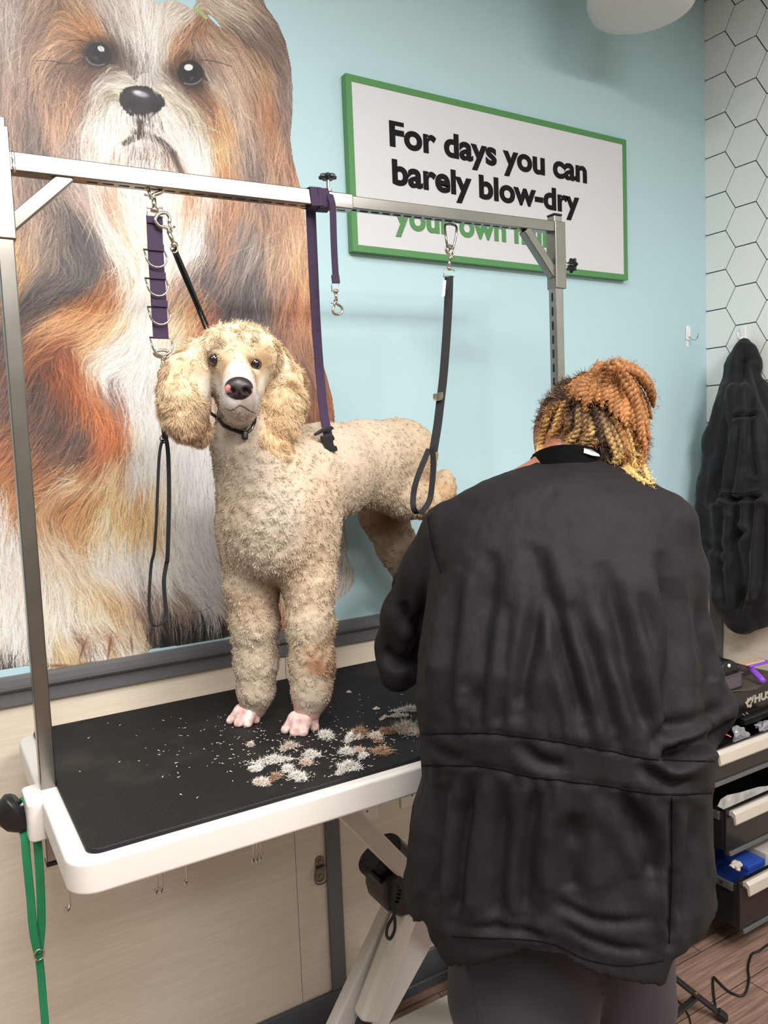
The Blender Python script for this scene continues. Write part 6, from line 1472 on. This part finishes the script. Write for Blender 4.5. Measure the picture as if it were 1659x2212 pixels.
for ti, (pts, c0, c1, r, dep) in enumerate(TW):
    P_ = []
    off0 = None
    for k, (x, y) in enumerate(pts):
        h_ = hit(x, y, hb)
        if dep is None:
            if h_[0] is not None: p = h_[0] - h_[2]*(.006 + .0012*(ti % 3)); off0 = (p - C0) @ EF
            else:
                off0 = off0 if off0 is not None else .07
                hs_ = hit(x, y, cb_)
                p = B(x, y, off0)
                if hs_[0] is not None and zc(hs_[0]) < zc(p) + .006: p = hs_[0] - hs_[2]*.007
        else:
            o = dep - .03*math.sin(math.pi*k/4) ; p = B(x, y, o)
            if h_[0] is not None and zc(p) > zc(h_[0]) - .012: p = h_[0] - h_[2]*(.014 + .006*(k > 0))
        P_.append(p)
    path = smooth_path(P_, 26*len(P_)); s_ = 1.2*r*zc(P_[0])/F
    Tn_ = np.gradient(path, axis=0); Tn_ /= np.linalg.norm(Tn_, axis=1, keepdims=True)
    u = nrm(np.cross(Tn_[0], V(.3, .5, .8))); fr = []
    for t in Tn_: u = nrm(u - t*(u @ t)); fr.append((u, np.cross(t, u)))
    arc = np.concatenate([[0], np.cumsum(np.linalg.norm(np.diff(path, axis=0), axis=1))])
    tw = MB(); n_ = len(path); tt = arc/arc[-1]
    taper = np.clip(np.minimum(1, (1 - tt)*5 + .35), .3, 1)
    for ph in (0, math.pi):
        a = 2*math.pi*arc/.0165 + ph + ti
        hp_ = np.array([path[i] + (fr[i][0]*math.cos(a[i]) + fr[i][1]*math.sin(a[i]))*s_*.48*taper[i] for i in range(n_)])
        t5 = tt[:, None]**.55; cc = c0[None]*(1 - t5) + c1[None]*t5; cc = cc*(1 + .10*np.sin(a*2.0 + ti)[:, None] + .05*g_.standard_normal((n_, 1)))
        rr_ = s_*.62*taper*(1 + .10*np.sin(a*5))
        tw.tube(hp_, rr_, 8, col=[tuple(q) for q in lin(np.clip(cc, 8, 255))])
    mk('hair_twist', tw, M_hair, ppl, smooth=True)
    m_ = 330; ii_ = g_.integers(0, n_, m_)
    for i in ii_: fz_p.append((path[i], Tn_[i], s_, c0*(1 - tt[i]) + c1*tt[i]))
# frizz: loose fine hairs round the twists
nfz = len(fz_p); fp = np.array([a[0] for a in fz_p]); ft_ = np.array([a[1] for a in fz_p]); fs_ = np.array([a[2] for a in fz_p]); fc = np.array([a[3] for a in fz_p])
rd = nrm_rows(g_.standard_normal((nfz, 3))); rd = nrm_rows(rd - ft_*(rd*ft_).sum(1, keepdims=True))
pos = fp + rd*fs_[:, None]*.8; dr_ = nrm_rows(rd*.7 + ft_*.6 + g_.standard_normal((nfz, 3))*.4); pts_ = [pos]; L_ = .004 + .010*g_.random(nfz)**2
for k in range(4):
    pos = pos + dr_*(L_/4)[:, None]; pts_.append(pos); dr_ = nrm_rows(dr_ + g_.standard_normal((nfz, 3))*.45)
sd_ = nrm_rows(np.cross(pts_[-1] - pts_[0], g_.standard_normal((nfz, 3)))); VV = np.zeros((nfz, 5, 2, 3))
for k in range(5): VV[:, k, 0] = pts_[k] - sd_*.00028; VV[:, k, 1] = pts_[k] + sd_*.00028
FF = ((np.arange(nfz)*10)[:, None, None] + np.arange(4)[None, :, None]*2 + np.array([0, 1, 3, 2])[None, None]).reshape(-1, 4)
mkobj('hair_frizz', VV.reshape(-1, 3), FF, M_hair, ppl, cols=np.repeat(lin(np.clip(fc*1.1, 0, 255)), 10, axis=0))
# ------------------------------------------------------------------ black jacket hanging on the tiled wall
M_jack = mat('black_nylon_jacket', (22, 21, 24), .75, spec=.25, bump=.4, bscale=26, stretch=(1, 1, .4), dist=.005, sheen=.08, detail=8)
jt = thing('hanging_jacket', 'black jacket with rumpled folds hanging from a hook on the hexagon tiles', 'jacket', (XR - .08, 1.62, .84))
gj = SDF((2.10, 1.12, .76), (2.426, 1.795, 1.93), .006)
XJ = XR - .075
def J(px, py, dx=0.): return atX(px, py, XJ + dx)
def jc(pts, k=.03):
    P_ = [(J(x, y, dx), r*zc(J(x, y, dx))/F) for x, y, dx, r in pts]; gj.path([p for p, s in P_], [s for p, s in P_], k)
jc([(1606, 742, .045, 12), (1604, 790, .04, 32), (1596, 880, .01, 42), (1588, 1000, 0, 46)])
jc([(1590, 850, .02, 32), (1560, 950, 0, 36), (1540, 1050, -.01, 30), (1528, 1120, -.01, 30)])
jc([(1620, 850, .02, 36), (1650, 960, 0, 52), (1690, 1080, 0, 60), (1700, 1200, 0, 60)])
jc([(1600, 1000, 0, 50), (1600, 1100, 0, 56), (1590, 1200, 0, 52), (1592, 1285, .0, 50), (1606, 1325, .0, 34)])
jc([(1545, 1080, 0, 34), (1540, 1180, 0, 36), (1548, 1240, 0, 30)])
jc([(1562, 1290, 0, 26), (1600, 1330, 0, 30), (1640, 1325, 0, 28)]); jc([(1660, 1180, 0, 60), (1665, 1250, 0, 60), (1660, 1290, 0, 45)])
jc([(1598, 850, -.035, 26), (1606, 950, -.045, 34), (1606, 1040, -.045, 34)], .008)   # sleeve on the outside
jc([(1640, 1000, -.03, 28), (1640, 1150, -.05, 36), (1645, 1260, -.05, 40)], .006)
gj.d = np.maximum(gj.d, (np.meshgrid(*gj.ax, indexing='ij', sparse=True)[0] - (XR - .012))).astype(np.float32)
jv, jf = gj.mesh(2); jn = vnormals(jv, jf); jx, jy = proj(jv)
dj = np.zeros(len(jv))
for pl, a, wd in (([(1604,760),(1580,900),(1545,1080)], .013, 8), ([(1606,780),(1592,950),(1575,1100)], .012, 7), ([(1610,770),(1618,900),(1628,1020)], .012, 8), ([(1622,780),(1648,860),(1680,930)], .012, 8),
  ([(1560,1100),(1552,1200),(1560,1300)], .012, 8), ([(1590,1080),(1594,1200),(1600,1310)], .016, 9), ([(1625,1080),(1612,1200),(1606,1300)], .016, 8), ([(1586,900),(1600,897),(1632,897)], .010, 5),
  ([(1530,1180),(1560,1190),(1600,1150)], .008, 8), ([(1650,1100),(1648,1200),(1640,1290)], .012, 8), ([(1562,1075),(1600,1078),(1640,1072)], .016, 5), ([(1560,1220),(1585,1180),(1605,1150)], .008, 7)):
    d_p = polydist(jx, jy, pl); dj += -a*np.exp(-(d_p/wd)**2) + a*.5*np.exp(-((d_p - wd*1.9)/wd)**2)
jv = jv + jn*(dj + .004*vnoise(jv*np.array((1, 1, .4)), 24, 0, 8) + .0012*vnoise(jv, 50, 1, 9))[:, None]
jv[:, 0] = np.minimum(jv[:, 0], XR - .004)
mkobj('jacket_cloth', jv, jf, M_jack, jt, smooth=True)
jb = BVHTree.FromPolygons([tuple(p) for p in jv], [tuple(int(k) for k in t) for t in jf])
for pl in ([(1588,899),(1610,898),(1632,896)], [(1562,1064),(1600,1066),(1640,1060)]):
    pp_ = [hit(x, y, jb) for x, y in smooth_path([(x, y, 0) for x, y in pl], 24)[:, :2]]; pp_ = [h_[0] + h_[1]*.0004 for h_ in pp_ if h_[0] is not None]
    if len(pp_) > 2: mk('seam', MB().tube(pp_, .0012, 6), M_seam, jt, smooth=True)
